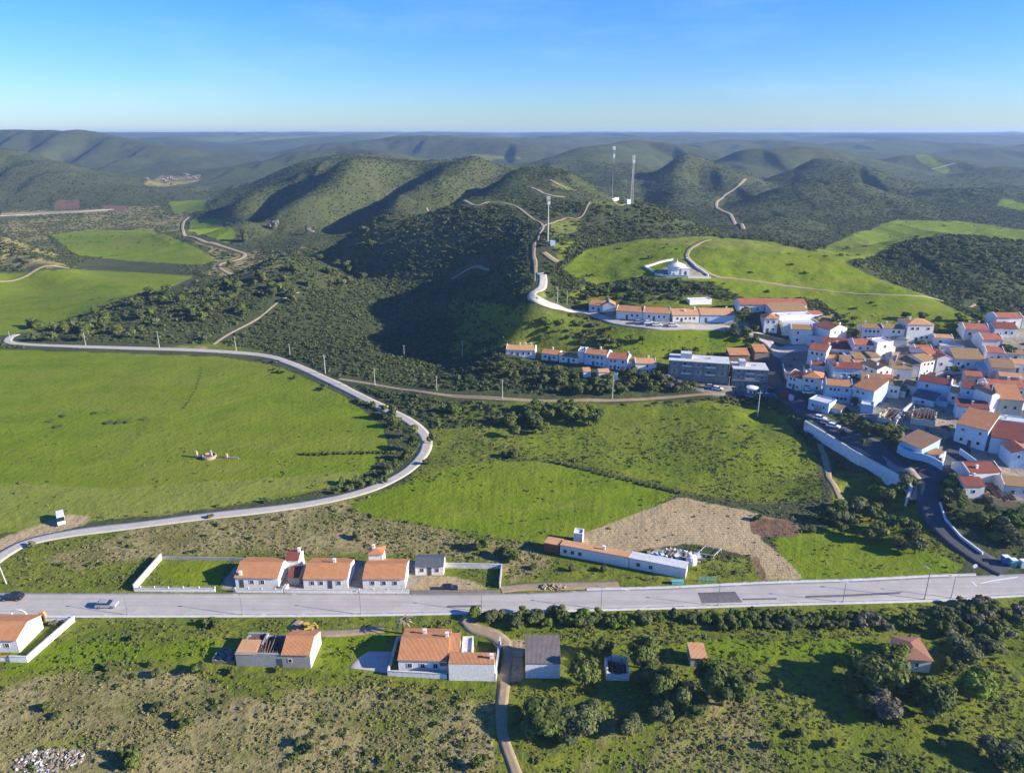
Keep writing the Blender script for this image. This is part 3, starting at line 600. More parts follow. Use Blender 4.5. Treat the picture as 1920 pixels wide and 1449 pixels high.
road('road', [(-60,408),(60,402),(150,397),(212,393)], 9, M['gravel'], .1, 2)
# ------------------------------------------------------------------ houses
def win_mesh(two=True):
    b = MB(); b.box(-.5, .5, -.06, .02, -.5, -.42); b.box(-.5, .5, -.06, .02, .42, .5); b.box(-.5, -.40, -.06, .02, -.42, .42); b.box(.40, .5, -.06, .02, -.42, .42)
    if two: b.box(-.40, .40, -.03, .02, -.42, .42, 1); return b.mesh('window', M['frame'], M['glass'])
    b.box(-.02, .02, -.05, .02, -.42, .42)
    return b.mesh('window', M['frame'])
WIN2, WIN1 = win_mesh(True), win_mesh(False)
_b = MB(); _b.box(-.40, .40, -.035, .02, -.42, .42); PANE = _b.mesh('pane', M['glass'])
_b = MB(); _b.box(-.5, .5, -.05, .02, -.5, .5); DOOR = _b.mesh('door', M['door'])
_b = MB(); _b.box(-.5, .5, -.05, .02, -.5, .5); DOORB = _b.mesh('garage_door', M['concrete'])
_b = MB(); _b.box(-.03, .03, -.12, -.05, -.03, .03); HANDLE = _b.mesh('handle', M['metal'])
def put(me, name, parent, loc, rz, sc):
    o = link(name, me, parent); o.location = loc; o.rotation_euler = (0, 0, rz); o.scale = sc; return o
hr = random.Random(77)
def openings(root, x0, y, w, h, n, rows, z0, face, near, door, ww=1.0, wh=1.1, u0=.12, u1=.88):
    """windows along one wall; face: 'f' front, 'r' right, 'l' left"""
    for r in range(rows):
        for i in range(n):
            u = x0+w*(u0+(u1-u0)*((i+.5)/n)); z = z0+h*(r+.56)/rows
            isdoor = door is not None and r == 0 and i == door
            if isdoor: z = z0+1.02
            elif not near and hr.random() < .24: continue
            loc, rz = {'f': ((u, y, z), 0), 'r': ((y, u, z), math.pi/2), 'l': ((y, u, z), -math.pi/2)}[face]
            if isdoor:
                d = put(DOOR, 'door', root, loc, rz, (.95, 1, 2.04))
                if near: put(HANDLE, 'handle', d, (.38, 0, 0), 0, (1, 1, .6))
            else:
                hh = min(wh, h/rows*.52); wdw = put(WIN1 if near else WIN2, 'window', root, loc, rz, (ww*(1 if near else hr.uniform(.75, 1.15)), 1, hh))
                if near: put(PANE, 'pane', wdw, (0, 0, 0), 0, (1, 1, 1))
def walls_mesh(w, d, h, roof, rise, drop=3.5):
    b = MB(); x = w/2
    if roof in ('gable', 'shed', 'shedb', 'saltb'):
        top = {'gable': [(d, h), (d/2, h+rise), (0, h)], 'shed': [(d, h+rise), (0, h)], 'shedb': [(d, h), (0, h+rise)], 'saltb': [(d, h), (d*.72, h+rise), (0, h)]}[roof]
        b.prism([(0, -drop), (d, -drop)]+top, 'x', -x, x)
    elif roof == 'gabley': b.prism([(-x, -drop), (x, -drop), (x, h), (0, h+rise), (-x, h)], 'y', 0, d)
    else: b.box(-x, x, 0, d, -drop, h)
    return b
def roof_obj(root, w, d, h, roof, rise, mat, ov=.3, oe=.08, t=.16):
    b = MB(); x = w/2
    def slab(prof, axis, a0, a1): # prof top line, thickened downwards
        b.prism(prof+[(p, z-t) for p, z in prof[::-1]], axis, a0, a1)
    e = .02+t
    if roof == 'gable': s = rise/(d/2)*ov; slab([(-ov, h-s+e), (d/2, h+rise+e), (d+ov, h-s+e)], 'x', -x-oe, x+oe)
    elif roof == 'saltb': s1 = rise/(d*.72)*ov; s2 = rise/(d*.28)*ov; slab([(-ov, h-s1+e), (d*.72, h+rise+e), (d+ov, h-s2+e)], 'x', -x-oe, x+oe)
    elif roof == 'shed': s = rise/d*ov; slab([(-ov, h-s+e), (d+ov, h+rise+s+e)], 'x', -x-oe, x+oe)
    elif roof == 'shedb': s = rise/d*ov; slab([(-ov, h+rise+s+e), (d+ov, h-s+e)], 'x', -x-oe, x+oe)
    elif roof == 'gabley': s = rise/x*ov; slab([(-x-ov, h-s+e), (0, h+rise+e), (x+ov, h-s+e)], 'y', -oe, d+oe)
    elif roof == 'hip':
        o = ov; k = min(w, d)/2; rx = max(w/2-k, .02); ry0, ry1 = (d/2, d/2) if w >= d else (k, d-k)
        B = [(-x-o, -o, h+.02), (x+o, -o, h+.02), (x+o, d+o, h+.02), (-x-o, d+o, h+.02)]; T = [(p[0], p[1], h+.14) for p in B]
        R0, R1 = ((-rx, d/2, h+rise), (rx, d/2, h+rise)) if w >= d else ((0, ry0, h+rise), (0, ry1, h+rise))
        b.quad(B[::-1])
        for i in range(4): j = (i+1) % 4; b.quad([B[i], B[j], T[j], T[i]])
        if w >= d: b.quad([T[0], T[1], R1, R0]); b.quad([T[1], T[2], R1]); b.quad([T[2], T[3], R0, R1]); b.quad([T[3], T[0], R0])
        else: b.quad([T[0], T[1], R0]); b.quad([T[1], T[2], R1, R0]); b.quad([T[2], T[3], R1]); b.quad([T[3], T[0], R0, R1])
    else: # flat with a parapet
        b.box(-x+.2, x-.2, .2, d-.2, h-.25, h+.06); p = .2
        for q in ((-x-.03, x+.03, -.03, p, h-.02, h+.4), (-x-.03, x+.03, d-p, d+.03, h-.02, h+.4), (-x-.03, -x+p, p, d-p, h-.02, h+.4), (x-p, x+.03, p, d-p, h-.02, h+.4)): b.box(*q, 1)
    return b
def roof_z(w, d, h, roof, rise, x, y):
    if roof == 'gable': return h+rise*(1-abs(y-d/2)/(d/2))
    if roof == 'saltb': return h+rise*(y/(d*.72) if y < d*.72 else (d-y)/(d*.28))
    if roof == 'shed': return h+rise*y/d
    if roof == 'shedb': return h+rise*(1-y/d)
    if roof == 'gabley': return h+rise*(1-abs(x)/(w/2))
    if roof == 'hip': return h+rise*max(0, min(1, min(y, d-y, w/2-abs(x))/(min(w, d)/2)))
    return h
def house(label, x1, y1, x2, y2, d, h, roof='gable', rc='tile', wc='white', pitch=20, f=3, rows=None, door=1, r=0, l=0, chim=((.25, .5),), name='house', cat='house', group=None, near=False, ov=.3, gd=None, dz=0, ww=1.0, verge=False, drop=3.5, u=(.1, .9), yaw=None, ext=None):
    a, b = P(x1, y1), P(x2, y2); v = b-a; w = v.to_2d().length; rz = math.atan2(v.y, v.x)
    if yaw is not None: rz = math.radians(yaw)
    z = min(a.z, b.z)*.5+.5*(a.z+b.z)/2+dz
    c = (a+b)/2
    root = empty(name, (c.x, c.y, z), rz, label=label, category=cat, group=group)
    rise = {'gable': d/2, 'gabley': w/2, 'hip': min(w, d)/2, 'shed': d, 'shedb': d, 'saltb': d*.72}.get(roof, 0)*math.tan(math.radians(pitch))
    wm = walls_mesh(w, d, h, roof, rise, drop); wo = wm.obj('wall', M[wc], root)
    ro = roof_obj(root, w, d, h, roof, rise, M[rc], ov).obj('roof', [M[rc], M[wc]], root)
    if verge and roof == 'gable':
        for sx in (-1, 1):
            g = MB(); x0, x1_ = sorted((sx*(w/2+.085), sx*(w/2+.30))); g.prism([(-.1, -drop), (d+.1, -drop), (d+.1, h+.1), (d/2, h+rise+.45), (-.1, h+.1)], 'x', x0, x1_); g.obj('gable_wall', M[wc], root)
    for cx, cy in chim or ():
        X, Y = (cx-.5)*w, cy*d; zc = roof_z(w, d, h, roof, rise, X, Y); g = MB(); g.box(X-.3, X+.3, Y-.25, Y+.25, zc-.5, zc+1.0); g.box(X-.38, X+.38, Y-.33, Y+.33, zc+1.0, zc+1.12); g.obj('chimney', M['white'], ro)
    rows = rows or (2 if h > 4.2 else 1)
    if f: openings(root, -w/2, -.0, w, h, f, rows, 0, 'f', near, door, ww, 1.1, *u)
    if gd is not None: put(DOORB, 'garage_door', root, ((gd-.5)*w, 0, 1.15), 0, (2.6, 1, 2.3))
    if r: openings(root, 0, w/2+(.30 if verge else 0), d, h, r, rows, 0, 'r', near, None, ww)
    if l: openings(root, 0, -w/2-(.30 if verge else 0), d, h, l, rows, 0, 'l', near, None, ww)
    if ext:
        s = -1 if 'l' in ext else 1; ew = w*hr.uniform(.3, .5); ed = d*hr.uniform(.45, .75); eh = h*hr.uniform(.42, .62); y0 = hr.uniform(.5, d-ed); xa, xb = sorted((s*(w/2+(.31 if verge else .002)), s*(w/2+ew)))
        g = MB(); g.prism([(y0, -drop), (y0+ed, -drop), (y0+ed, eh+ed*.2), (y0, eh)], 'x', xa, xb); g.obj('extension', M[wc], root)
        g = MB(); pr = [(y0-.2, eh+.0), (y0+ed+.02, eh+ed*.2+.05)]; g.prism([(p, z+.16) for p, z in pr]+[(p, z+.01) for p, z in pr[::-1]], 'x', xa+(-.1 if s < 0 else .003), xb+(-.003 if s < 0 else .1)); g.obj('extension_roof', M[hr.choice(('tilebrown', 'tilered', 'tilepale', 'flatroof', 'tile'))], root)
    # footprint kept free of plants
    gx, gy = np.meshgrid(np.linspace(-w/2-.6, w/2+.6, 24), np.linspace(-1.2, d+.6, 24)); ca, sa = math.cos(rz), math.sin(rz)
    keep_out(c.x+gx*ca-gy*sa, c.y+gx*sa+gy*ca)
    return root
def wall(label, pts, h, t, mat='white', name='garden_wall', cat='wall', cap=None, fence=0, drop=1.2, group=None):
    fixed = isinstance(pts[0], Vector); c = [p if fixed else P(*p) for p in pts]; o0 = c[0]; root = empty(name, o0, 0, label=label, category=cat, group=group) if (cap or fence) else None
    line = []
    for a, b in zip(c[:-1], c[1:]):
        n = max(1, int((b-a).length/1.5)); line += [a.lerp(b, k/n) for k in range(n)]
    line.append(c[-1]); B = MB(); Cp = MB()
    def sect(z0, z1, tt, mb):
        k0 = len(mb.v)
        for i, p in enumerate(line):
            d = (line[min(i+1, len(line)-1)]-line[max(i-1, 0)]); d.z = 0; d.normalize(); n = Vector((-d.y, d.x, 0))*tt/2; g = p.z if fixed else float(Hg(p.x, p.y)); q = p-o0; q.z = g-o0.z
            for s, z in ((1, z0), (1, z1), (-1, z1), (-1, z0)): mb.v.append((q.x+s*n.x, q.y+s*n.y, q.z+z))
        for i in range(len(line)-1):
            for j in range(4): a = k0+i*4; mb.f.append((a+j, a+(j+1) % 4, a+4+(j+1) % 4, a+4+j)); mb.m.append(0)
        mb.f += [(k0, k0+1, k0+2, k0+3), (len(mb.v)-4, len(mb.v)-3, len(mb.v)-2, len(mb.v)-1)]; mb.m += [0, 0]
    sect(-drop, h, t, B)
    keep_out([p.x for p in line], [p.y for p in line])
    if root is None:
        o = B.obj(name, M[mat], None, label=label, category=cat, group=group); o.location = o0; return o
    B.obj('wall', M[mat], root)
    if cap: sect(h+.003, h+.10, t+.12, Cp); Cp.obj('coping', M[cap], root)
    if fence:
        for i in range(0, len(line), 2):
            p = line[i]-o0; p.z = float(Hg(line[i].x, line[i].y))-o0.z; q = MB(); q.box(p.x-.09, p.x+.09, p.y-.09, p.y+.09, p.z+h+.005, p.z+h+fence); q.obj('post', M['white'], root)
        q = MB()
        for zz in (.35, .8):
            for i in range(len(line)-1):
                a, b = line[i]-o0, line[i+1]-o0; a.z = float(Hg(line[i].x, line[i].y))-o0.z+h+fence*zz; b.z = float(Hg(line[i+1].x, line[i+1].y))-o0.z+h+fence*zz; q.tube(a, b, .035, None, 4)
        q.obj('rail', M['frame'], root)
    return root
# ------------------------------------------------------------------ the houses along the main road
house('cottage with orange roof and concrete yard on its left, leftmost beyond the main road', 443,1101,523,1102, 8.0, 2.7, pitch=19, f=3, door=0, chim=((.12, .06),), near=True, u=(.02, .75))
house('cottage with orange roof and thin white chimney, middle of the three beyond the main road', 570,1103,653,1103, 8.2, 2.6, pitch=18, f=4, door=2, chim=((.62, .55),), near=True)
house('cottage with orange roof and three front windows beside the dark roofed outhouse', 681,1103,760,1103, 7.8, 2.6, pitch=18, f=3, door=None, chim=(), near=True, r=1)
house('square turret room with orange pyramid roof rising behind the three window cottage', 693,1071,719,1071, 3.4, 4.6, 'hip', f=0, pitch=24, chim=((.3, .5),), name='turret_room', cat='outbuilding')
house('tall narrow white annex with maroon roof between two orange roofed cottages', 538,1073,562,1073, 4.2, 3.4, 'gable', 'tiledark', pitch=22, f=0, chim=((.9, .5),), name='annex', cat='outbuilding', near=True)
house('low maroon roofed lean-to in front of the tall narrow annex', 541,1095,562,1095, 2.8, 1.9, 'shed', 'tiledark', 'cream', pitch=14, f=0, chim=(), name='lean_to', cat='outbuilding')
house('small white outhouse with dark grey roof beside the dirt yard', 779,1078,832,1078, 4.6, 2.4, 'gable', 'slate', pitch=17, f=3, door=1, chim=(), name='outhouse', cat='outbuilding', near=True)
house('white house with bright gable at the left edge below the main road', -75,1221,37,1223, 7.6, 3.0, pitch=20, f=5, door=None, chim=((.55, .3),), near=True, r=0)
house('corrugated dark roofed barn with blank white front beside the lane', 985,1271,1050,1271, 6.8, 3.4, 'shed', 'sheet', 'white', pitch=7, f=0, chim=(), name='barn', cat='barn', ov=.15)
house('little hut with flat pinkish roof above dark trees', 1294,1249,1324,1250, 3.6, 2.1, 'shed', 'tilepale', 'concrete', pitch=5, f=1, door=0, chim=(), name='hut', cat='hut')
house('old cottage with faded red hip roof half hidden by trees', 1690,1257,1742,1261, 6.4, 2.8, 'hip', 'tilefade', 'white2', pitch=22, f=1, door=None, chim=(), name='cottage')
house('very long low white shed with pinkish roof beside the ploughed field', 1050,1040,1178,1064, 3.0, 2.3, 'shedb', 'tilepale', 'white', pitch=9, f=3, door=None, chim=((.62, .6),), name='long_shed', cat='shed', near=True, u=(.02, .35))
house('white roofed lower half of the long shed, ending by the junk yard', 1179,1064,1285,1085, 3.3, 2.3, 'shedb', 'flatroof', 'white', pitch=7, f=2, door=None, chim=(), name='long_shed', cat='shed', near=True, u=(.05, .5))
house('red brick stub at the left end of the long shed', 1020,1034,1048,1039, 3.6, 2.0, 'shedb', 'tilepale', 'brick', pitch=8, f=0, chim=(), name='brick_shed', cat='shed')
house('small white water house behind the top of the long shed', 1075,1017,1092,1019, 2.5, 2.4, 'flat', 'flatroof', 'white', f=0, chim=(), name='water_house', cat='outbuilding')
# white complex in the foreground centre
house('white house with wide orange roof and walled yard beside the lane below the road', 748,1260,838,1262, 9.0, 3.0, 'gable', 'tile', pitch=16, f=3, door=None, chim=((.45, .75), (.95, .6)), near=True)
house('high blank white outbuilding with orange roof at the corner of the lane', 842,1275,927,1277, 3.4, 3.6, 'shedb', 'tile', 'white', pitch=3, f=0, chim=((.93, .5),), name='outbuilding', cat='outbuilding', ov=.02)
house('small orange roofed wash house between white house and stepped terrace', 842,1246,862,1246, 4.0, 2.9, 'shed', 'tile', 'white', pitch=14, f=0, chim=(), name='wash_house', cat='outbuilding')
house('brown tiled lean-to against the right end of the white house', 826,1264,841,1262, 2.6, 2.2, 'shed', 'tilebrown', 'white', pitch=18, f=0, chim=(), name='lean_to', cat='outbuilding')
house('white stepped terrace block behind the high blank outbuilding', 866,1243,886,1243, 5.0, 2.0, 'flat', 'flatroof', 'white', f=0, chim=(), name='terrace_block', cat='outbuilding')
wall('low white wall round the yard of the white house by the lane', [(838,1272),(728,1266),(745,1203),(800,1199)], 1.1, .25, cap='kerb')
wall('white wall along the lane at the right of the white house', [(929,1277),(936,1222),(938,1207)], 1.7, .25, cap='kerb')
wall('white railed wall closing the grass plot left of the cottages', [(404,1109),(330,1109),(252,1108)], .8, .25, cap='kerb', fence=.6)
wall('white side wall climbing away from the road beside the grass plot', [(252,1107),(303,1048)], 1.5, .25, cap='kerb')
wall('weathered back wall of the grass plot behind the cottages', [(304,1048),(430,1050),(470,1052)], .8, .2, 'concrete')
wall('white front wall before the cottage nearest the grass plot', [(442,1110),(530,1111),(536,1104)], .8, .25, cap='kerb', fence=.5)
wall('white front wall before the middle cottage', [(541,1101),(534,1111),(640,1112),(672,1112)], .9, .25, cap='kerb')
wall('white front wall before the three window cottage', [(674,1112),(768,1112)], .8, .25, cap='kerb', fence=.4)
wall('grey boundary wall below the dirt yard with parked black car', [(770,1112),(860,1113),(938,1113)], .7, .3, 'concrete', cap='stone')
wall('pale wall round the overgrown garden beside the outhouse', [(835,1064),(941,1066),(937,1103)], 1.2, .2, 'white2', cap='kerb')
wall('bright white boundary wall beside the house at the left edge', [(20,1240),(52,1241),(140,1164)], 1.3, .28, cap='kerb')
wall('terracotta capped retaining wall in front of the left edge house', [(52,1239),(-40,1238)], 1.0, .3, cap='tilepale')
wall('roadside wall at the left edge below the main road', [(-60,1162),(138,1164)], .9, .25, cap='kerb')
# ruin with a half fallen roof
def ruin():
    a, b = P(444,1248), P(583,1252); v = b-a; w = v.to_2d().length; rz = math.atan2(v.y, v.x); c = (a+b)/2; d = 7.0; h = 3.0; rise = 1.5
    root = empty('ruined_house', (c.x, c.y, min(a.z, b.z)), rz, label='roofless ruin with one orange tiled end and fallen brown rafters', category='ruin')
    B = MB(); x = w/2; t = .45
    B.box(-x, x, 0, t, -2, h); B.box(-x, -x+4, d-t, d, -2, h-.5); B.box(-x+4.003, x-5.8, d-t, d, -2, h-1.1); B.box(x-5.797, x, d-t, d, -2, h); B.box(-x, -x+t, t, d-t, -2, h-.8)
    B.prism([(t, -2), (d-t, -2), (d-t, h), (d/2, h+rise), (t, h)], 'x', x-t, x); B.prism([(t, -2), (d-t, -2), (d-t, h), (d/2, h+rise-.1), (t, h)], 'x', x-5.6, x-5.3); B.box(-x+3.9, -x+4.25, t, d-t, -2, h-.2)
    B.obj('wall', M['concrete'], root); q = MB(); q.prism([(.02, -2), (d-.02, -2), (d-.02, h), (d/2, h+rise-.02), (.02, h)], 'x', x+.002, x+.06); q.obj('gable_render', M['white'], root)
    r = MB(); s = rise/(d/2)*.2; prof = [(-.2, h-s+.19), (d/2, h+rise+.19), (d+.2, h-s+.19)]; r.prism(prof+[(p, z-.16) for p, z in prof[::-1]], 'x', x-5.5, x+.08); r.obj('roof', M['tile'], root)
    q = MB(); prof = [(-.1, h-.1), (d*.55, h+.25)]; q.prism(prof+[(p, z-.15) for p, z in prof[::-1]], 'x', -x-.05, -x+3.9); q.obj('sunken_roof', M['tilepale'], root)
    for i in range(9):
        g = MB(); xx = -x+4.6+i*(w-10.6)/8; k = random.uniform(-.5, .5); y1 = random.uniform(2.6, 5.2); g.tube((xx, .3, h-.05), (xx+k, y1, h+.9-random.uniform(0, 1.6)), .09, .08, 5); g.obj('rafter', M['wood'], root)
    g = MB()
    for i in range(420):
        xx, yy = random.uniform(-x+.6, x-6), random.uniform(.6, d-.8); s = random.uniform(.15, .5); zz = random.uniform(.2, 1.5)+1.0*(1-abs(yy-d/2)/d); g.box(xx-s, xx+s, yy-s*.7, yy+s*.7, zz, zz+s*.5)
    g.obj('rubble', M['wood'], root)['kind'] = 'stuff'
    put(DOOR, 'door', root, (x-5.9, 0, 1.0), 0, (1, 1, 2)); put(WIN2, 'window', root, (x-3.9, 0, 1.6), 0, (.8, 1, .9))
    gx, gy = np.meshgrid(np.linspace(-x-.5, x+.5, 40), np.linspace(-1, d+.5, 24)); ca, sa = math.cos(rz), math.sin(rz); keep_out(c.x+gx*ca-gy*sa, c.y+gx*sa+gy*ca)
ruin()
def shell(label, x1, y1, x2, y2, d, h, mat, name='ruined_shed', rub='stone', beams=5, gap=True):
    a, b = P(x1, y1), P(x2, y2); v = b-a; w = v.to_2d().length; rz = math.atan2(v.y, v.x); c = (a+b)/2; x = w/2; t = .35
    root = empty(name, (c.x, c.y, min(a.z, b.z)), rz, label=label, category='ruin')
    def rag(mb, x0, x1_, y0, y1_, hh): # ragged top made of short lengths
        n = 6
        for i in range(n):
            k = hh*(1-random.random()*.4); 
            if x1_-x0 > y1_-y0: mb.box(x0+(x1_-x0)*i/n, x0+(x1_-x0)*(i+1)/n-.002, y0, y1_, -2, k)
            else: mb.box(x0, x1_, y0+(y1_-y0)*i/n, y0+(y1_-y0)*(i+1)/n-.002, -2, k)
    B = MB(); rag(B, -x, x, 0, t, h*.8); rag(B, -x, x, d-t, d, h); rag(B, -x, -x+t, t+.01, d-t-.01, h); rag(B, x-t, x, t+.01, d-t-.01, h*.9); B.obj('wall', M[mat], root)
    g = MB()
    for i in range(140):
        xx, yy = random.uniform(-x+.5, x-.5), random.uniform(.5, d-.5); s = random.uniform(.1, .4); g.box(xx-s, xx+s, yy-s*.7, yy+s*.7, 0, s+random.random()*.7)
    g.obj('rubble', M[rub], root)['kind'] = 'stuff'
    for i in range(beams):
        q = MB(); xx = -x+w*(i+.5)/beams; q.tube((xx, 0, h*.75), (xx+random.uniform(-.6, .6), d, h*.95), .1, .09, 5); q.obj('rafter', M['wood'], root)
    gx, gy = np.meshgrid(np.linspace(-x-.5, x+.5, 24), np.linspace(-.6, d+.5, 24)); ca, sa = math.cos(rz), math.sin(rz); keep_out(c.x+gx*ca-gy*sa, c.y+gx*sa+gy*ca)
shell('small open ruin with reddish rubble inside, right of the barn', 1137,1275,1180,1276, 4.6, 2.2, 'white2', rub='brick', beams=2)
shell('low broken stone hut left of the half roofed ruin', 398,1243,440,1246, 3.6, 1.1, 'stone', rub='stone', beams=0)
# ------------------------------------------------------------------ upper row of cottages under the chapel
up = 'terraced cottages along the upper lane'
house('low white cottage with orange hip roof, first at the left of the upper lane', 1104,585,1130,586, 8, 3.2, 'gable', 'tile', 'bluewall', pitch=20, f=2, group=up, chim=())
house('white cross wing with bright gable beside the first upper lane cottage', 1130,586,1153,584, 6, 3.2, 'gabley', 'tile', 'white', pitch=26, f=0, chim=((.5, .2),), group=up)
house('white terraced cottage with orange roof and blue shutters, second on the upper lane', 1156,598,1204,600, 8, 3.5, pitch=20, f=4, door=1, group=up, verge=True, chim=())
house('white terraced cottage with plain orange roof and four openings, third on the upper lane', 1207,601,1254,603, 8, 3.4, pitch=20, f=4, door=1, group=up, verge=True, chim=())
house('terraced cottage with patchy faded roof and tall chimney on the upper lane', 1261,604,1310,605, 8.5, 3.2, rc='tilepale', pitch=22, f=5, door=1, chim=((.5, .3), (.9, .45)), group=up)
house('long pale blue cottage with faded roof, last on the upper lane', 1312,605,1377,603, 9, 3.2, rc='tilepale', wc='bluewall', pitch=22, f=5, door=0, chim=((.85, .7),), group=up)
house('flat roofed white shed behind the patchy roofed upper cottage', 1293,572,1334,571, 4, 2.0, 'flat', 'flatroof', 'white', f=0, chim=(), name='shed', cat='shed')
# ------------------------------------------------------------------ lower row on the hillside
lo = 'terraced houses on the hillside below'
house('white hillside house with pale orange roof and three chimneys, leftmost of the lower row', 950,664,1002,673, 7, 3.2, rc='tilepale', pitch=17, f=4, door=1, chim=((.45, .5), (.65, .55), (.85, .6)), group=lo, verge=True)
house('small hillside house with red orange roof, second of the lower row', 1015,675,1046,677, 6, 2.9, rc='tile', pitch=18, f=3, chim=((.5, .6),), group=lo)
house('low hillside house with mossy brown roof in the lower row', 1048,679,1084,682, 6, 2.7, rc='tilebrown', pitch=14, f=3, chim=(), group=lo)
house('tall white gable block with roof terrace beside the mossy roofed house', 1083,680,1094,680, 6, 4.6, 'flat', 'flatroof', 'white', f=0, chim=((.5, .5),), group=lo)
house('two storey hillside house coloured in bright blue shade, with orange roof', 1096,683,1136,690, 7, 4.9, rc='tile', wc='bluewall', pitch=20, f=4, rows=2, chim=((.6, .5),), group=lo, verge=True)
house('two storey hillside house coloured in blue shade, with red roof, right of the brighter one', 1138,690,1174,697, 7, 4.6, rc='tilered', wc='bluewall', pitch=22, f=4, rows=2, chim=((.95, .6),), group=lo, verge=True)
house('low grey roofed link between two hillside houses', 1175,696,1190,699, 5, 3.6, 'shed', 'tilebrown', 'bluewall', pitch=10, f=0, chim=(), group=lo)
house('two storey white house with brown roof, last of the lower row', 1192,701,1228,703, 6.5, 4.6, rc='tilepale', wc='white', pitch=18, f=2, rows=2, door=None, chim=((.7, .6),), group=lo, verge=True, u=(.05, .75))
house('little outhouse with white and red roof below the shade blue houses', 1122,713,1142,712, 4, 3.2, 'gable', 'tilepale', 'lilac', pitch=20, f=0, chim=(), name='outhouse', cat='outbuilding')
house('small whitewashed store hidden in trees below the shade blue houses', 1145,713,1158,714, 3, 2.2, 'flat', 'flatroof', 'bluewall', f=0, chim=(), name='store', cat='outbuilding')
house('tiny white hut almost covered by a tree below the lower row', 1094,708,1108,707, 3, 2.4, 'shed', 'tilepale', 'white', pitch=10, f=0, chim=(), name='hut', cat='hut')
# ------------------------------------------------------------------ unfinished grey buildings
def frame_block(label, x1, y1, x2, y2, d, h, nb, slab=True):
    a, b = P(x1, y1), P(x2, y2); v = b-a; w = v.to_2d().length; rz = math.atan2(v.y, v.x); c = (a+b)/2; x = w/2; n = 2*nb+1
    root = empty('apartment_block', (c.x, c.y, min(a.z, b.z)), rz, label=label, category='apartment block')
    B = MB(); g0 = 2.4; B.box(-x, x, .9, d, -3, h); 
    for i in range(n+1):
        xx = -x+w*i/n; B.box(max(xx-.18, -x), min(xx+.18, x), 0, .9, -3 if slab else g0, h)
    B.obj('wall', M['concrete'], root)
    f = MB(); f.box(-x-.05, x+.05, -.15, .897, g0-.15, g0+.15); f.box(-x-.05, x+.05, -.02, .897, (g0+h)/2+.1, (g0+h)/2+.35); f.obj('floor_slab', M['concrete'], root)
    r = MB(); r.box(-x-.1, x+.1, -.3, d+.1, h+.003, h+.3); r.box(-x*.62, -x*.25, d*.35, d*.75, h+.303, h+2.3); r.box(x*.3, x*.38, d*.5, d*.6, h+.303, h+.8); r.obj('roof', M['flatroof'], root)
    for i in range(n):
        for k in range(2):
            u = -x+w*(i+.5)/n; z = g0+.2+(h-g0)*(k+.52)/2
            if i % 2: # loggia with a parapet
                p = MB(); p.box(u-w/n*.42, u+w/n*.42, .0, .12, z-1.0, z-.15); p.obj('balcony', M['flatroof'], root)
                put(WIN2, 'window', root, (u-.6, .9, z+.1), 0, (1.1, 1, 1.3))
            else:
                q = MB(); q.box(u-w/n*.4, u+w/n*.4, .3, .8, g0+.16+(h-g0)*k/2, g0+(h-g0)*(k+1)/2-.1); 
                q.obj('infill', M['concrete'], root); put(WIN2, 'window', root, (u, .3, z+.1), 0, (1.0, 1, 1.0))
    gx, gy = np.meshgrid(np.linspace(-x-.5, x+.5, 30), np.linspace(-1.5, d+.5, 30)); ca, sa = math.cos(rz), math.sin(rz); keep_out(c.x+gx*ca-gy*sa, c.y+gx*sa+gy*ca)
frame_block('long unfinished grey concrete block with flat white roof', 1252,712,1364,722, 9, 8.2, 2)
frame_block('shorter grey concrete block with open bays beside the street bend', 1372,724,1438,722, 9, 6.8, 1)
house('long shed with red orange roof half hidden behind the short concrete block', 1366,684,1404,684, 5, 4.0, 'shed', 'tile', 'stone', pitch=14, f=0, chim=(), name='shed', cat='shed')
house('square shed with bright orange roof above the short concrete block', 1414,676,1438,676, 5, 3.6, 'shed', 'tile', 'stone', pitch=16, f=0, chim=(), name='shed', cat='shed')
# ------------------------------------------------------------------ the town
tw = 'white houses of the hill town'
def T(label, *a, **k):
    k.setdefault('group', tw); rf = a[6] if len(a) > 6 else k.get('roof', 'gable')
    if rf == 'gable' and 'verge' not in k: k['verge'] = hr.random() < .5
    if 'ext' not in k and hr.random() < .6: k['ext'] = hr.choice('lrr')
    return house(label, *a, **k)
T('long school hall with dark red roof at the top of the town', 1385,590,1511,588, 9, 4.2, 'gable', 'tilered', 'white', 20, 7, 1, None, chim=(), name='school', cat='school')
T('lower school wing with dull orange roof before the long red hall', 1446,598,1512,597, 6, 3.4, 'shed', 'tilebrown', 'lilac', 18, 3, 1, None, chim=(), name='school_wing', cat='school')
T('blank flat white block in front of the school wing', 1460,608,1520,606, 6, 3.4, 'flat', 'flatroof', 'white', 0, 0, chim=(), name='hall')
T('gatehouse with bright orange pyramid roof and dark porch below the school', 1431,624,1456,625, 7, 6.0, 'hip', 'tile', 'white', 26, 2, 2, 0, chim=())
T('large flat roofed white block beside the orange gatehouse', 1466,629,1533,627, 7, 5.0, 'flat', 'flatroof', 'white', 0, 0, chim=())
T('white house with dull orange roof and two small windows over a long wall', 1482,645,1520,644, 7, 6.0, 'gable', 'tilebrown', 'white', 18, 2, 2, None, chim=())
T('low flat white house adjoining the dull orange roofed house', 1512,648,1548,647, 5, 3.6, 'flat', 'flatroof', 'white', 0, 2, 1, 0, chim=())
T('white and blue corner house with red roof beside the town square', 1512,684,1546,686, 8, 6.2, 'gable', 'tilered', 'white', 22, 3, 2, 0, l=2, chim=((.9, .6),))
T('tall white house with big blank left wall and red roof', 1546,645,1592,643, 8, 6.2, 'gabley', 'tilered', 'white', 20, 2, 2, None, chim=((.7, .2),), yaw=24)
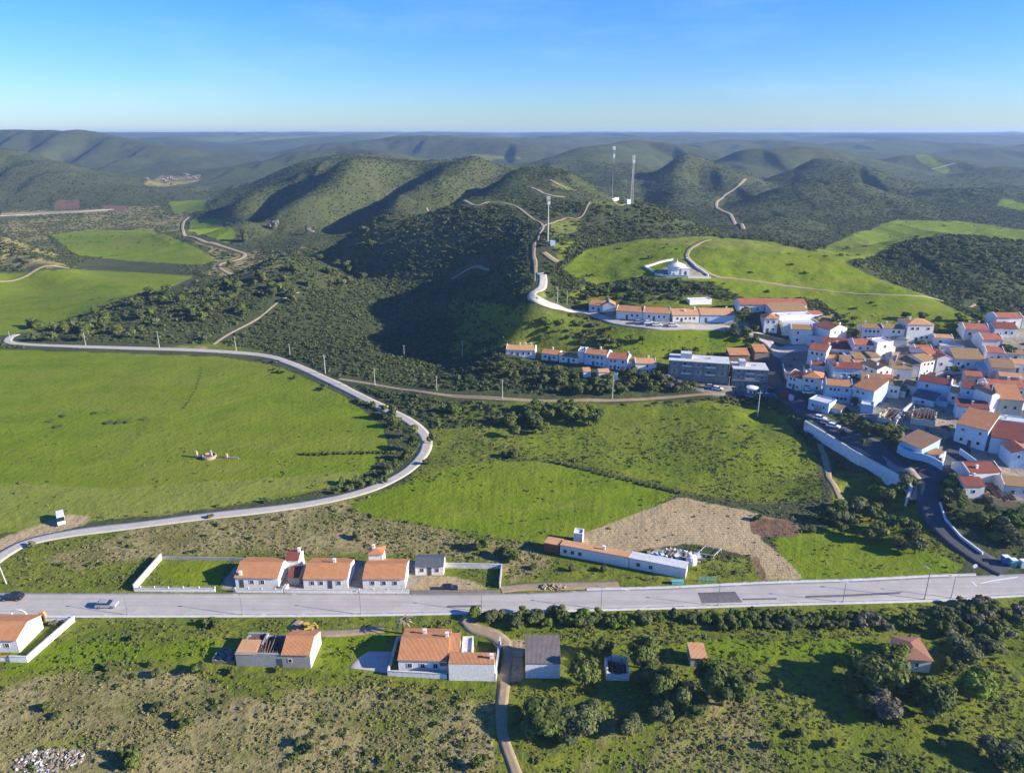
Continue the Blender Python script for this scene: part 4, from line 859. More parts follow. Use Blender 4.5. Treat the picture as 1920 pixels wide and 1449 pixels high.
T('left of two white terraces with balconies under mossy roofs at the hill edge', 1613,640,1651,640, 7, 5.4, 'gable', 'tilebrown', 'white', 14, 4, 2, 0)
T('right of two white terraces with balconies under mossy roofs at the hill edge', 1653,641,1691,641, 7, 5.4, 'gable', 'tilebrown', 'white', 14, 3, 2, 0, verge=True)
T('three storey white villa with faded roof and dark porch windows at hill edge', 1697,642,1746,640, 9, 7.0, 'hip', 'tilepale', 'white', 20, 4, 2, 1, l=2)
T('white house with short red roof and lilac lower wall in mid town', 1599,675,1634,675, 7, 6.0, 'gable', 'tilered', 'lilac', 22, 2, 2, 1, chim=())
T('tall blank white cube house in mid town', 1638,677,1672,673, 6, 7.0, 'flat', 'flatroof', 'white', 0, 1, 2, None, l=1, chim=(), yaw=14)
T('dark blue canopy roofed store below the mossy roofed terraces', 1676,651,1699,651, 4, 3.0, 'hip', 'slate', 'white2', 22, 0, chim=(), name='store', cat='outbuilding')
T('low house with maroon roof between corner house and tall blank house', 1541,673,1596,671, 7, 4.2, 'shed', 'tiledark', 'white', 18, 4, 1, 1, chim=((.5, .5),))
T('small beige house with flat front in mid town', 1630,690,1648,688, 5, 4.2, 'shed', 'tilebrown', 'cream', 10, 0, chim=())
T('long olive walled shed beside the small beige house', 1600,690,1629,690, 5, 3.6, 'shed', 'tilebrown', 'concrete', 12, 1, 1, 0, chim=(), name='shed', cat='shed')
T('broad house with mossy roof and white four window gable below the big hall', 1676,702,1720,709, 10, 4.6, 'gable', 'tilebrown', 'white', 20, 2, 1, 0, r=3, chim=())
T('long white house with six tall windows beside the big hall', 1722,706,1752,697, 9, 5.4, 'gable', 'tilebrown', 'white', 16, 3, 2, None, chim=(), yaw=22)
T('big hall with wide rust orange roof and white window front', 1785,694,1841,692, 12, 4.2, 'gable', 'tilebrown', 'white', 22, 5, 1, 1, chim=(), name='hall')
T('white side wing with rust roof and double door left of the big hall', 1753,697,1784,694, 9, 5.0, 'gabley', 'tilered', 'white', 20, 2, 1, 1, chim=())
T('house with front coloured in blue shade and maroon roof above the orange terrace', 1560,716,1614,719, 8, 5.4, 'gable', 'tiledark', 'bluewall', 16, 4, 1, None, chim=((.15, .2),))
T('white gabled house with khaki roof at the centre of the town', 1640,722,1668,716, 8, 5.6, 'gabley', 'tilebrown', 'white', 22, 2, 2, None, l=2, chim=((.3, .3),), yaw=14)
T('narrow khaki roofed house right of the central white gable', 1672,712,1708,712, 6, 4.2, 'shed', 'tilebrown', 'white', 14, 2, 1, 0, chim=((.6, .4),))
T('white house with long left gable and red roof at the right hill top', 1807,637,1852,635, 8, 4.0, 'gable', 'tilered', 'white', 20, 4, 1, 1, chim=((.3, .55), (.7, .55)))
T('white house with dark red roof beside the right hill top house', 1863,634,1905,633, 8, 3.8, 'gable', 'tiledark', 'white', 20, 3, 1, 0, chim=())
T('tall white house with small red end roof highest at the right edge', 1866,617,1914,616, 7, 4.6, 'gable', 'tilered', 'white', 18, 2, 1, None, chim=())
T('white house with red roof standing below the right hill top pair', 1840,659,1876,656, 8, 4.4, 'gable', 'tilered', 'white', 20, 2, 1, 0, l=1, chim=())
T('low white house with red end roof and long wall at the right edge', 1848,679,1880,678, 7, 3.6, 'gable', 'tilered', 'white', 20, 2, 1, 0, chim=())
T('long low white house with grey roof running off the right edge', 1881,678,1925,675, 6, 2.8, 'gable', 'tilebrown', 'white', 14, 3, 1, 1, chim=())
T('old house with lichened brown roof and dark doorway at the right edge', 1855,710,1900,708, 9, 4.0, 'gable', 'tilebrown', 'white2', 24, 3, 1, 1, chim=())
T('hip roofed house with bright orange roof facing the street bend', 1502,731,1539,733, 8, 4.8, 'hip', 'tile', 'white', 24, 3, 2, 0, chim=((.3, .5),), u=(.08, .92))
T('left wing with red roof and blue shaded wall beside the street bend', 1475,727,1500,731, 7, 4.8, 'gable', 'tilered', 'white', 20, 3, 2, 1, chim=((.7, .6),))
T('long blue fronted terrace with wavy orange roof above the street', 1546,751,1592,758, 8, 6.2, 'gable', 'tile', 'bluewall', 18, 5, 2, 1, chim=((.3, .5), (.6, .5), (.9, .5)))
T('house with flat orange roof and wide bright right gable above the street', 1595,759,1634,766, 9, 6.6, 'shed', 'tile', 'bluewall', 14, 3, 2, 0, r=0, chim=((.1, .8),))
T('low blue garage block at the street in front of the blue terrace', 1514,767,1552,776, 6, 3.4, 'flat', 'flatroof', 'bluewall', 0, 3, 1, None, chim=(), gd=.5)
T('little white store below the flat orange roofed house', 1612,774,1636,775, 4, 2.8, 'flat', 'flatroof', 'bluewall', 0, 0, chim=(), name='store', cat='outbuilding')
T('white house with brown hip roof and three small windows beside the orange gable', 1655,744,1684,747, 7, 4.6, 'hip', 'tilebrown', 'white', 22, 3, 1, None, chim=())
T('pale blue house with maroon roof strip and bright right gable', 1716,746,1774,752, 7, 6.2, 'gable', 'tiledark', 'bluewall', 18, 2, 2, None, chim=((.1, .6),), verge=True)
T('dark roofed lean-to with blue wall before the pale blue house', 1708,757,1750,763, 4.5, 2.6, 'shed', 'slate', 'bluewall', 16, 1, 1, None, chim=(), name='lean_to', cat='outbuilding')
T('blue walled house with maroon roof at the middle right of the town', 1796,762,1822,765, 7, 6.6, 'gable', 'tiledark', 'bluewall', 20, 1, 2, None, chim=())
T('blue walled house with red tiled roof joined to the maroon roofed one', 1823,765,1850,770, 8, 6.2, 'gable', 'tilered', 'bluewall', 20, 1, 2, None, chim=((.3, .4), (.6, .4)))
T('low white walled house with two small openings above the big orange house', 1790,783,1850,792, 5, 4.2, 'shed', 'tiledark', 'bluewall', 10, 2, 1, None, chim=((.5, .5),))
T('slim white tower house with bright gable behind the big orange house', 1851,783,1866,781, 8, 7.6, 'gabley', 'tilepale', 'white', 24, 0, chim=())
T('beige house with orange shed roof behind the white tower house', 1867,781,1912,784, 8, 6.0, 'shed', 'tile', 'cream', 16, 2, 1, None, chim=())
T('long white house with red roof and dark windows near the right edge', 1850,744,1925,745, 8, 3.6, 'gable', 'tilered', 'white', 18, 6, 1, 1, chim=((.6, .5), (.9, .5)))
T('big two storey house coloured in blue shade with large orange roof above the street', 1787,826,1845,846, 10, 6.2, 'shed', 'tile', 'bluewall', 14, 3, 2, 1, chim=(), ov=.15)
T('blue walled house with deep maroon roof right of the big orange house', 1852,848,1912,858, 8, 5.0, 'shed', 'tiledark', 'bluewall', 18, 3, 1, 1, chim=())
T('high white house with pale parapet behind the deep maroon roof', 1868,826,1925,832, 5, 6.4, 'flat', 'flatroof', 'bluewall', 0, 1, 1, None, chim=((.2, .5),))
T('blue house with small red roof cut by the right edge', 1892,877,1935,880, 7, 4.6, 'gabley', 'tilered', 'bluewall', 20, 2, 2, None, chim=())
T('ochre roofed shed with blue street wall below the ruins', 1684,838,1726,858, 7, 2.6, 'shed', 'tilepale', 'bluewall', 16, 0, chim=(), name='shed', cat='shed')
T('pair of maroon roofs with white chimney and blank white front by the road', 1803,934,1842,934, 6, 3.6, 'gable', 'tiledark', 'white2', 20, 1, 1, None, chim=((.8, .6),))
T('upper maroon roofed house right behind the one by the road', 1815,906,1872,904, 7, 3.2, 'gable', 'tiledark', 'white2', 20, 2, 1, None, chim=((.3, .2),))
T('white cottage with mossy roof beside dark garden at the far right', 1880,930,1935,935, 6, 3.4, 'gable', 'tilebrown', 'white2', 20, 2, 1, 0, chim=())
shell('roofless ruin with pale wall tops above the street', 1644,790,1680,796, 9, 3.0, 'cream', 'ruined_house', beams=4)
shell('wide roofless ruin with brown rafters beside the big orange house', 1706,794,1752,802, 9, 3.2, 'cream', 'ruined_house', 'brick', 7)
shell('roofless ruin of bare timbers below the maroon roofs', 1860,948,1906,950, 7, 2.8, 'stone', 'ruined_house', beams=7)
T('small white cottage with orange roof squeezed left of the white cube', 1602,700,1622,700, 5, 3.4, 'gable', 'tile', 'white', 20, 1, 1, 0, chim=())
T('white cottage with faded roof behind the corner house by the square', 1556,662,1580,661, 5, 3.6, 'gable', 'tilepale', 'white', 20, 2, 1, 0, chim=())
T('narrow white house with maroon roof above the hip roofed pair', 1520,705,1544,704, 5, 4.2, 'gable', 'tiledark', 'white', 18, 1, 2, 0, chim=((.5, .5),))
T('white cottage with orange roof left of the pale blue maroon house', 1690,738,1714,741, 5, 3.6, 'gable', 'tile', 'white', 20, 1, 1, 0, chim=())
T('low white house with faded roof right of the three storey villa', 1752,648,1784,647, 5, 3.0, 'gable', 'tilepale', 'white', 18, 2, 1, 0, chim=())
T('white house with rust roof between villa store and big hall', 1716,672,1746,671, 6, 3.4, 'gable', 'tilered', 'white', 18, 2, 1, 0, chim=())
T('white house with orange roof below the bluish garden wall', 1756,738,1786,741, 6, 3.8, 'gable', 'tile', 'white', 18, 2, 1, 0, chim=((.5, .5),))
T('cream house with red roof behind the long windowed red roof', 1806,724,1838,725, 6, 3.8, 'gable', 'tilered', 'cream', 18, 2, 1, 0, chim=())
T('white cottage with pale roof at the right edge under the hill houses', 1896,700,1930,699, 6, 3.4, 'gable', 'tilepale', 'white', 18, 2, 1, 0, chim=())
T('small white house with red roof left of the khaki roofed house', 1652,728,1672,728, 5, 3.6, 'gable', 'tilered', 'white', 18, 1, 1, 0, chim=())
T('white flat roofed house beside the mossy shed in mid town', 1583,684,1602,684, 5, 3.4, 'flat', 'flatroof', 'white', 0, 1, 1, 0, chim=())
# more houses that fill the lanes between
T('low grey roofed row between the central gable and the blue terrace', 1612,735,1650,738, 6, 4.0, 'shed', 'tilebrown', 'white2', 14, 2, 1, 0, chim=())
T('white wall house with rust roof left of the long windowed house', 1735,690,1752,683, 8, 5.0, 'gable', 'tilered', 'white', 18, 0, chim=(), yaw=18)
T('small white cottage under the blank white cube', 1674,682,1700,683, 5, 3.0, 'gable', 'tilepale', 'white2', 18, 2, 1, 0, chim=())
T('white cottage with orange roof between the ruins and pale blue house', 1776,757,1793,760, 6, 4.2, 'gable', 'tilepale', 'white', 20, 1, 1, None, chim=())
T('flat roofed white store at the end of the long concrete ramp', 1762,660,1806,661, 3, 2.2, 'flat', 'flatroof', 'white', 0, 0, chim=(), name='store', cat='outbuilding')
T('low mossy house between maroon roof and corner house', 1580,700,1600,700, 6, 3.6, 'shed', 'tilebrown', 'cream', 14, 1, 1, 0, chim=())
T('cream cottage in front of the old lichened house', 1870,722,1912,723, 5, 3.2, 'gable', 'tilepale', 'cream', 18, 2, 1, 0, chim=())
wall('pale sloping ramp wall below the big hall', [(1754,706),(1800,700),(1850,694)], 1.6, .4, 'white2')
wall('bluish garden wall below the ramp', [(1753,722),(1800,727)], 1.8, .4, 'bluewall')
wall('rusty brown stone wall under the orange gatehouse', [(1412,632),(1440,637),(1482,646)], 1.8, .5, 'stone', 'stone_wall')
wall('bright wall of stacked stone climbing beside the roofless ruin', [(1677,793),(1695,774),(1716,758)], 1.6, .5, 'white2', 'stone_wall')
wall('pale blue street wall under the ochre roofed shed', [(1682,847),(1720,862),(1766,882)], 2.2, .35, 'bluewall')
wall('white garden wall on the forecourt of the big orange house', [(1798,851),(1828,873)], 1.8, .3, 'bluewall')
wall('short bright pier wall at the mouth of the forecourt', [(1764,876),(1770,860)], 2.4, .4, 'white')
wall('white kerb wall on the outer side of the street bend', [(1762,945),(1772,975),(1800,1008),(1842,1040)], .7, .3, 'white')
wall('thin white kerb wall beside the street at the bend', [(1468,685),(1474,708),(1484,730)], .8, .3, 'white')
wall('tall retaining wall holding up the street, blue in shade', WALL_PTS, 1.0, .5, 'white', 'retaining_wall', cap='kerb', drop=6)
wall('stepped white end of the street terrace', STEP_PTS, .8, .5, 'white', 'retaining_wall', cap='kerb', drop=4)
# ------------------------------------------------------------------ chapel on the hill
def chapel():
    a, b = P(1251, 516), P(1290, 516); c = (a+b)/2; w = (b-a).length; R = w*.43
    root = empty('chapel', (c.x, c.y+R*.7, min(a.z, b.z)), 0, label='round white chapel with domed roof on the green hill', category='chapel')
    m = MB(); m.lathe([(R, -4), (R, 4.0), (R+.25, 4.0), (R+.25, 4.3), (R, 4.3)], 32); m.obj('wall', M['white'], root)
    m = MB(); m.lathe([(R-.01, 4.25), (R*.9, 4.6), (R*.66, 5.1), (R*.36, 5.55), (R*.12, 5.8), (.02, 5.85)], 32); rf = m.obj('dome', M['white'], root)
    m = MB(); m.lathe([(.4, 5.7), (.4, 6.2), (.5, 6.25), (.2, 6.5), (.02, 6.7)], 10); m.box(-.05, .05, -.05, .05, 6.6, 7.7); m.box(-.3, .3, -.04, .04, 7.2, 7.3); m.obj('finial', M['white'], rf)
    m = MB(); x0 = R*.32; m.box(x0, x0+R*.95, -R*1.05, -R*.35, -3, 3.3); m.box(x0-.15, x0+R*.95+.15, -R*1.05-.15, -R*.3, 3.3, 3.6); m.obj('porch', M['white'], root)
    m = MB(); m.prism([(x0+R*.35, 0), (x0+R*.62, 0), (x0+R*.62, 1.7), (x0+R*.56, 2.2), (x0+R*.485, 2.4), (x0+R*.41, 2.2), (x0+R*.35, 1.7)], 'y', -R*1.05-.06, -R*1.04); m.obj('door', M['door'], root)
    m = MB(); m.box(-R*.85, -R*.3, -R*1.15, -R*.75, -3, 1.9); m.obj('side_niche', M['lilac'], root)
    m = MB(); m.prism([(-R*.7, .1), (-R*.45, .1), (-R*.45, 1.1), (-R*.575, 1.5), (-R*.7, 1.1)], 'y', -R*1.15-.05, -R*1.14); m.obj('niche_opening', M['door'], root)
    g = np.meshgrid(np.linspace(-R*1.6, R*1.8, 20), np.linspace(-R*1.3, R*1.2, 20)); keep_out(c.x+g[0], c.y+R*.7+g[1])
chapel()
wall('white balustrade with posts climbing left of the chapel', [(1226,511),(1209,502),(1235,494),(1262,488)], .7, .4, cap='white', fence=.5)
wall('greenish white terrace wall in front of the chapel', [(1228,516),(1250,520),(1290,521),(1332,522)], .9, .5, 'white', cap='kerb', drop=3)
wall('low wall along the steps right of the chapel', [(1287,486),(1305,502),(1328,518)], .9, .6, 'white2', drop=2)
# ------------------------------------------------------------------ masts
def mast(label, px, py, hpx, kind, cabin=None):
    p = P(px, py); dp = p.y*CP+(CAMZ-p.z)*SP; H = hpx*dp/FPX; root = empty('radio_mast', p, 0, label=label, category='mast')
    if kind == 'lattice':
        legs = [(math.cos(t)*1.0, math.sin(t)*1.0) for t in (math.pi/2, math.pi*7/6, math.pi*11/6)]; n = 16; tp = .45
        for x, y in legs: m = MB(); m.tube((x, y, -1), (x*tp, y*tp, H*.9), .17, .13, 5); m.obj('leg', M['metal'], root)
        m = MB()
        for i in range(n):
            z0, z1 = H*.9*i/n, H*.9*(i+1)/n; s0, s1 = 1-(1-tp)*i/n, 1-(1-tp)*(i+1)/n
            for k in range(3):
                a, b = legs[k], legs[(k+1) % 3]; m.tube((a[0]*s0, a[1]*s0, z0), (b[0]*s1, b[1]*s1, z1), .07, None, 4); m.tube((a[0]*s1, a[1]*s1, z1), (b[0]*s1, b[1]*s1, z1), .07, None, 4)
        m.obj('bracing', M['metal'], root)
    else:
        m = MB(); m.tube((0, 0, -1), (0, 0, H*.93), .42 if kind == 'mono' else .30, .26 if kind == 'mono' else .2, 10); m.obj('pole', M['pole'] if kind == 'mono' else M['metal'], root)
    lv = {'lattice': (.88, .97), 'slim': (.80, .93), 'mono': (.90, .98)}[kind]
    for l in lv:
        for k in range(3):
            t = 2*math.pi*k/3+.4; x, y = math.cos(t)*.75, math.sin(t)*.75; m = MB(); m.box(x-.28, x+.28, y-.2, y+.2, H*l-1.2, H*l+1.2); m.tube((0, 0, H*l), (x, y, H*l), .06, None, 4); m.obj('antenna', M['car_white'] if l == lv[0] or kind == 'slim' else M['white2'], root)
    m = MB(); m.tube((0, 0, H*.9), (0, 0, H), .07, .04, 5); m.obj('spike', M['metal'], root)
    if kind == 'slim': m = MB(); m.lathe([(.9, H*.66), (.9, H*.66+.15), (.3, H*.66+.15)], 10); m.obj('platform', M['metal'], root)
mast('tall slim mast with white antennas, left of the pair on the ridge', 1147, 378, 102, 'slim')
mast('tall lattice mast, right of the pair on the ridge', 1184, 382, 86, 'lattice')
mast('pale tubular mast standing beside the track on the saddle', 1027, 459, 86, 'mono')
house('small white equipment cabin at the foot of the slim mast', 1151, 377, 1160, 377, 2.5, 2.4, 'flat', 'flatroof', 'white', f=0, chim=(), name='cabin', cat='cabin')
house('small white equipment cabin at the foot of the lattice mast', 1176, 383, 1182, 383, 2.5, 2.8, 'flat', 'flatroof', 'white', f=0, chim=(), name='cabin', cat='cabin')
house('pale teal equipment cabin beside the tubular mast', 1032, 461, 1041, 461, 2.5, 2.2, 'flat', 'flatroof', 'bluewall', f=0, chim=(), name='cabin', cat='cabin')
# ------------------------------------------------------------------ lamp posts and utility poles
def lamp():
    root = empty('street_lamp', (0, 0, 0)); m = MB(); m.tube((0, 0, -.3), (0, 0, 5.6), .085, .055, 8); m.obj('post', M['metal'], root)
    m = MB(); m.tube((0, 0, 5.55), (-.9, .25, 5.95), .045, .035, 6); m.obj('arm', M['metal'], root)
    m = MB(); m.prism([(-.12, 0), (.12, 0), (.10, .1), (-.10, .1)], 'x', -1.45, -.8); o = m.obj('lamp_head', M['metal'], root); o.location = (0, .28, 5.9)
    m = MB(); m.lathe([(.16, -.3), (.16, .25), (.1, .3)], 8); m.obj('base', M['concrete'], root)
    return root
L0 = lamp()
for i, (px, py, s) in enumerate(((240,1153,1), (455,1153,1), (677,1152,1), (903,1147,1), (1127,1142,1), (1346,1136,1), (1580,1129,1), (1783,1121,1))):
    o = L0 if i == 0 else copy_tree(L0); o.location = P(px, py); o.scale = (s, s, s*.95)
    o['label'] = 'thin grey street lamp on the near kerb of the main road'; o['category'] = 'street lamp'; o['group'] = 'street lamps along the main road'
o = copy_tree(L0); o.location = P(1733, 1124); o.scale = (1.25, 1.25, 1.4); o['label'] = 'taller street lamp with bent arm near the road junction'; o['category'] = 'street lamp'
def upole(h=8):
    root = empty('utility_pole', (0, 0, 0)); m = MB(); m.tube((0, 0, -.5), (0, 0, 8), .19, .11, 8); m.obj('post', M['pole'], root)
    m = MB(); m.box(-.7, .7, -.06, .06, 7.4, 7.52); a = m.obj('crossarm', M['pole'], root)
    for x in (-.6, 0, .6): m = MB(); m.tube((x, 0, 7.52), (x, 0, 7.72), .06, .04, 6); m.obj('insulator', M['frame'], a)
    return root
U0 = upole(); k = 0
for px, pt, pb, lab in ((161,625,648,None),(299,622,652,None),(443,632,658,None),(544,645,668,None),(610,666,700,None),(703,690,722,None),(758,648,670,None),(819,705,732,None),(867,640,668,None),(942,712,747,None),(1148,712,748,None),
                   (1420,734,780,'tall pale pole in the dark slope below the parked cars'),(12,1044,1094,'leaning pale pole beside the road at the left edge'),(1003,500,527,None),(1045,540,568,None),(1063,548,570,None),(20,622,640,None),(1366,706,728,'pale pole before the long concrete block')):
    o = U0 if k == 0 else copy_tree(U0); k += 1
    p = P(px, pb); dp = p.y*CP+(CAMZ-p.z)*SP; H = (pb-pt)*dp/FPX/.93; o.location = p; o.scale = (H/8*1.0, H/8, H/8)
    o['label'] = lab or 'thin pale utility pole on the hillside or along the lane'; o['category'] = 'pole'
    if not lab: o['group'] = 'utility poles on the hillsides'
    if px == 12: o.rotation_euler = (0, -.12, 0)
# ------------------------------------------------------------------ cars
def car(label, px, py, yaw, paintm, kind='hatch', L=4.2, name='car', group=None, cat='car'):
    root = empty(name, P(px, py), math.radians(yaw), label=label, category=cat, group=group)
    k = L/(4.2 if kind == 'hatch' else 5.25); hw = .86
    prof = {'hatch': [(-2.1, .28), (2.1, .28), (2.12, .55), (1.95, .78), (1.0, .95), (-1.9, .98), (-2.1, .8)], 'van': [(-2.6, .35), (2.6, .35), (2.65, .9), (2.2, 1.15), (2.0, 1.2), (-2.55, 1.25), (-2.62, .9)]}[kind]
    b = MB(); b.prism(prof, 'y', -hw, hw); body = b.obj('body', paintm, root)
    for md in ():
        pass
    bv = body.modifiers.new('soft', 'BEVEL'); bv.width = .07; bv.segments = 2
    gp = {'hatch': ([(1.0, .93), (.35, 1.40), (-1.45, 1.42), (-1.95, .96)], .70), 'van': ([(2.2, 1.12), (1.55, 2.0), (-2.5, 2.1), (-2.55, 1.2)], .78)}[kind]
    def loft(prof, h0, h1, inset): # greenhouse tapering inwards towards the roof
        z0 = min(z for _, z in prof); z1 = max(z for _, z in prof); m = MB(); n = len(prof)
        for s in (-1, 1): m.v += [(x, s*(h0+(h1-h0)*(z-z0)/(z1-z0)), z) for x, z in prof]
        for i in range(n): j = (i+1) % n; m.f.append((i, j, n+j, n+i)); m.m.append(0)
        m.f += [tuple(range(n))[::-1], tuple(range(n, 2*n))]; m.m += [0, 0]; return m
    loft(gp[0], hw-.03, gp[1]-.04, 0).obj('windows', M['glass'], root)
    r = MB(); (x1, z1), (x2, z2) = gp[0][1], gp[0][2]; r.prism([(x1+.05, z1-.02), (x1-.2, z1+.05), (x2+.15, z2+.05), (x2-.1, z2-.04)], 'y', -gp[1], gp[1]); r.obj('roof', paintm, root)
    if kind == 'van': r = MB(); r.prism([(.7, 1.2), (.7, 2.0), (-2.5, 2.08), (-2.55, 1.2)], 'y', -hw+.02, hw-.02); r.obj('side_panel', paintm, root)
    w0 = None
    for x in ((1.3, -1.3) if kind == 'hatch' else (1.7, -1.6)):
        for s in (-1, 1):
            t = MB(); t.tube((0, -.11, 0), (0, .11, 0), .32, None, 14); w = t.obj('wheel', M['black'], root); w.location = (x, s*(hw-.09), .31)
            t = MB(); t.tube((0, s*.105, 0), (0, s*.125, 0), .19, .17, 10); t.obj('rim', M['metal'], w)
    xf = prof[2][0]
    for s in (-1, 1):
        t = MB(); t.box(xf-.14, xf+.012, s*.66-.16, s*.66+.16, .60, .75); t.obj('headlight', M['frame'], root)
        t = MB(); t.box(prof[0][0]-.03, prof[0][0]+.1, s*.7-.12, s*.7+.12, .62, .85); t.obj('tail_light', M['car_red'], root)
    root.scale = (k, k, k); p = root.location; keep_out([p.x-1, p.x, p.x+1, p.x-2, p.x+2], [p.y]*5)
    return root
car('silver car driving along the main road near the left', 201, 1137, 2, M['car_silver'], L=4.4)
car('dark car driving on the far lane at the left edge', 24, 1123, 182, M['car_black'], L=4.5)
car('black car parked on the dirt yard behind the grey boundary wall', 843, 1106, 5, M['car_black'], L=3.9)
car('white camper van parked on bare ground in the meadow', 115, 978, -56, M['car_white'], 'van', 5.6, 'camper_van', cat='van')
pk = 'cars parked in the town'
for px, py, yaw, m, lab in ((1345,731,-20,'car_white','white car parked under the long concrete block'),(1332,727,-10,'car_silver','grey car beside the white one under the concrete block'),(1216,607,5,'car_white','white car parked before the cottage with blue shutters'),(1232,611,0,'car_white','white car nose to tail with another on the upper lane'),(1198,606,0,'car_silver','silver car half behind a bush on the upper lane'),
                       (1388,742,0,'car_blue','turquoise blue car left of the white kiosk'),(1408,744,-5,'car_silver','pale car before the white kiosk'),(1430,739,15,'car_silver','silver car right of the white kiosk'),(1445,733,60,'car_black','black car behind the silver one near the kiosk'),(1441,744,10,'car_blue','blue grey car at the edge of the slope near the kiosk'),
                       (1537,786,-38,'car_white','white car parked at the top of the street'),(1551,795,-38,'car_silver','pale grey car second in the row down the street'),(1562,801,-38,'car_white','white car third in the row down the street'),(1582,813,-36,'car_black','black car at the lower end of the row down the street'),(1516,738,-5,'car_white','white car under the bright orange hip roof'),(1262,612,0,'car_white','white car before the plain orange roofed upper cottage')):
    car(lab, px, py, yaw, M[m], group=pk)
# kiosk and maroon dome by the street
def kiosk():
    p = P(1410, 740); root = empty('kiosk', p, 0, label='small round white kiosk among parked cars', category='kiosk'); m = MB(); m.lathe([(1.9, -.5), (1.9, 2.6), (2.3, 2.62), (2.3, 3.0), (1.2, 3.25), (.02, 3.3)], 18); m.obj('wall', M['white'], root)
    for t in (-2.2, -1.5, -.8): put(DOOR, 'shutter', root, (1.92*math.cos(t), 1.92*math.sin(t), 1.2), t+math.pi/2, (.8, 1, 2.0))
    p = P(1471, 749); root = empty('parasol', p, 0, label='dark red round canopy at the corner of the street', category='canopy'); m = MB(); m.lathe([(1.9, 1.5), (1.85, 2.1), (1.4, 2.8), (.7, 3.2), (.02, 3.3)], 18); m.lathe([(1.85, 1.5), (1.8, 2.1), (1.35, 2.75), (.02, 3.25)], 18); m.obj('canopy', M['maroon'], root); m = MB(); m.tube((0, 0, -.3), (0, 0, 3.2), .06, None, 6); m.obj('post', M['metal'], root)
    p = P(1483, 750); m = MB(); m.box(-.5, .5, -1.2, 1.2, -.5, 1.6); m.box(-.6, .6, -1.3, 1.3, 1.6, 1.8); o = m.obj('gate_pier', M['lilac'], None, label='pinkish pier beside the dark red canopy', category='pier'); o.location = p
kiosk()
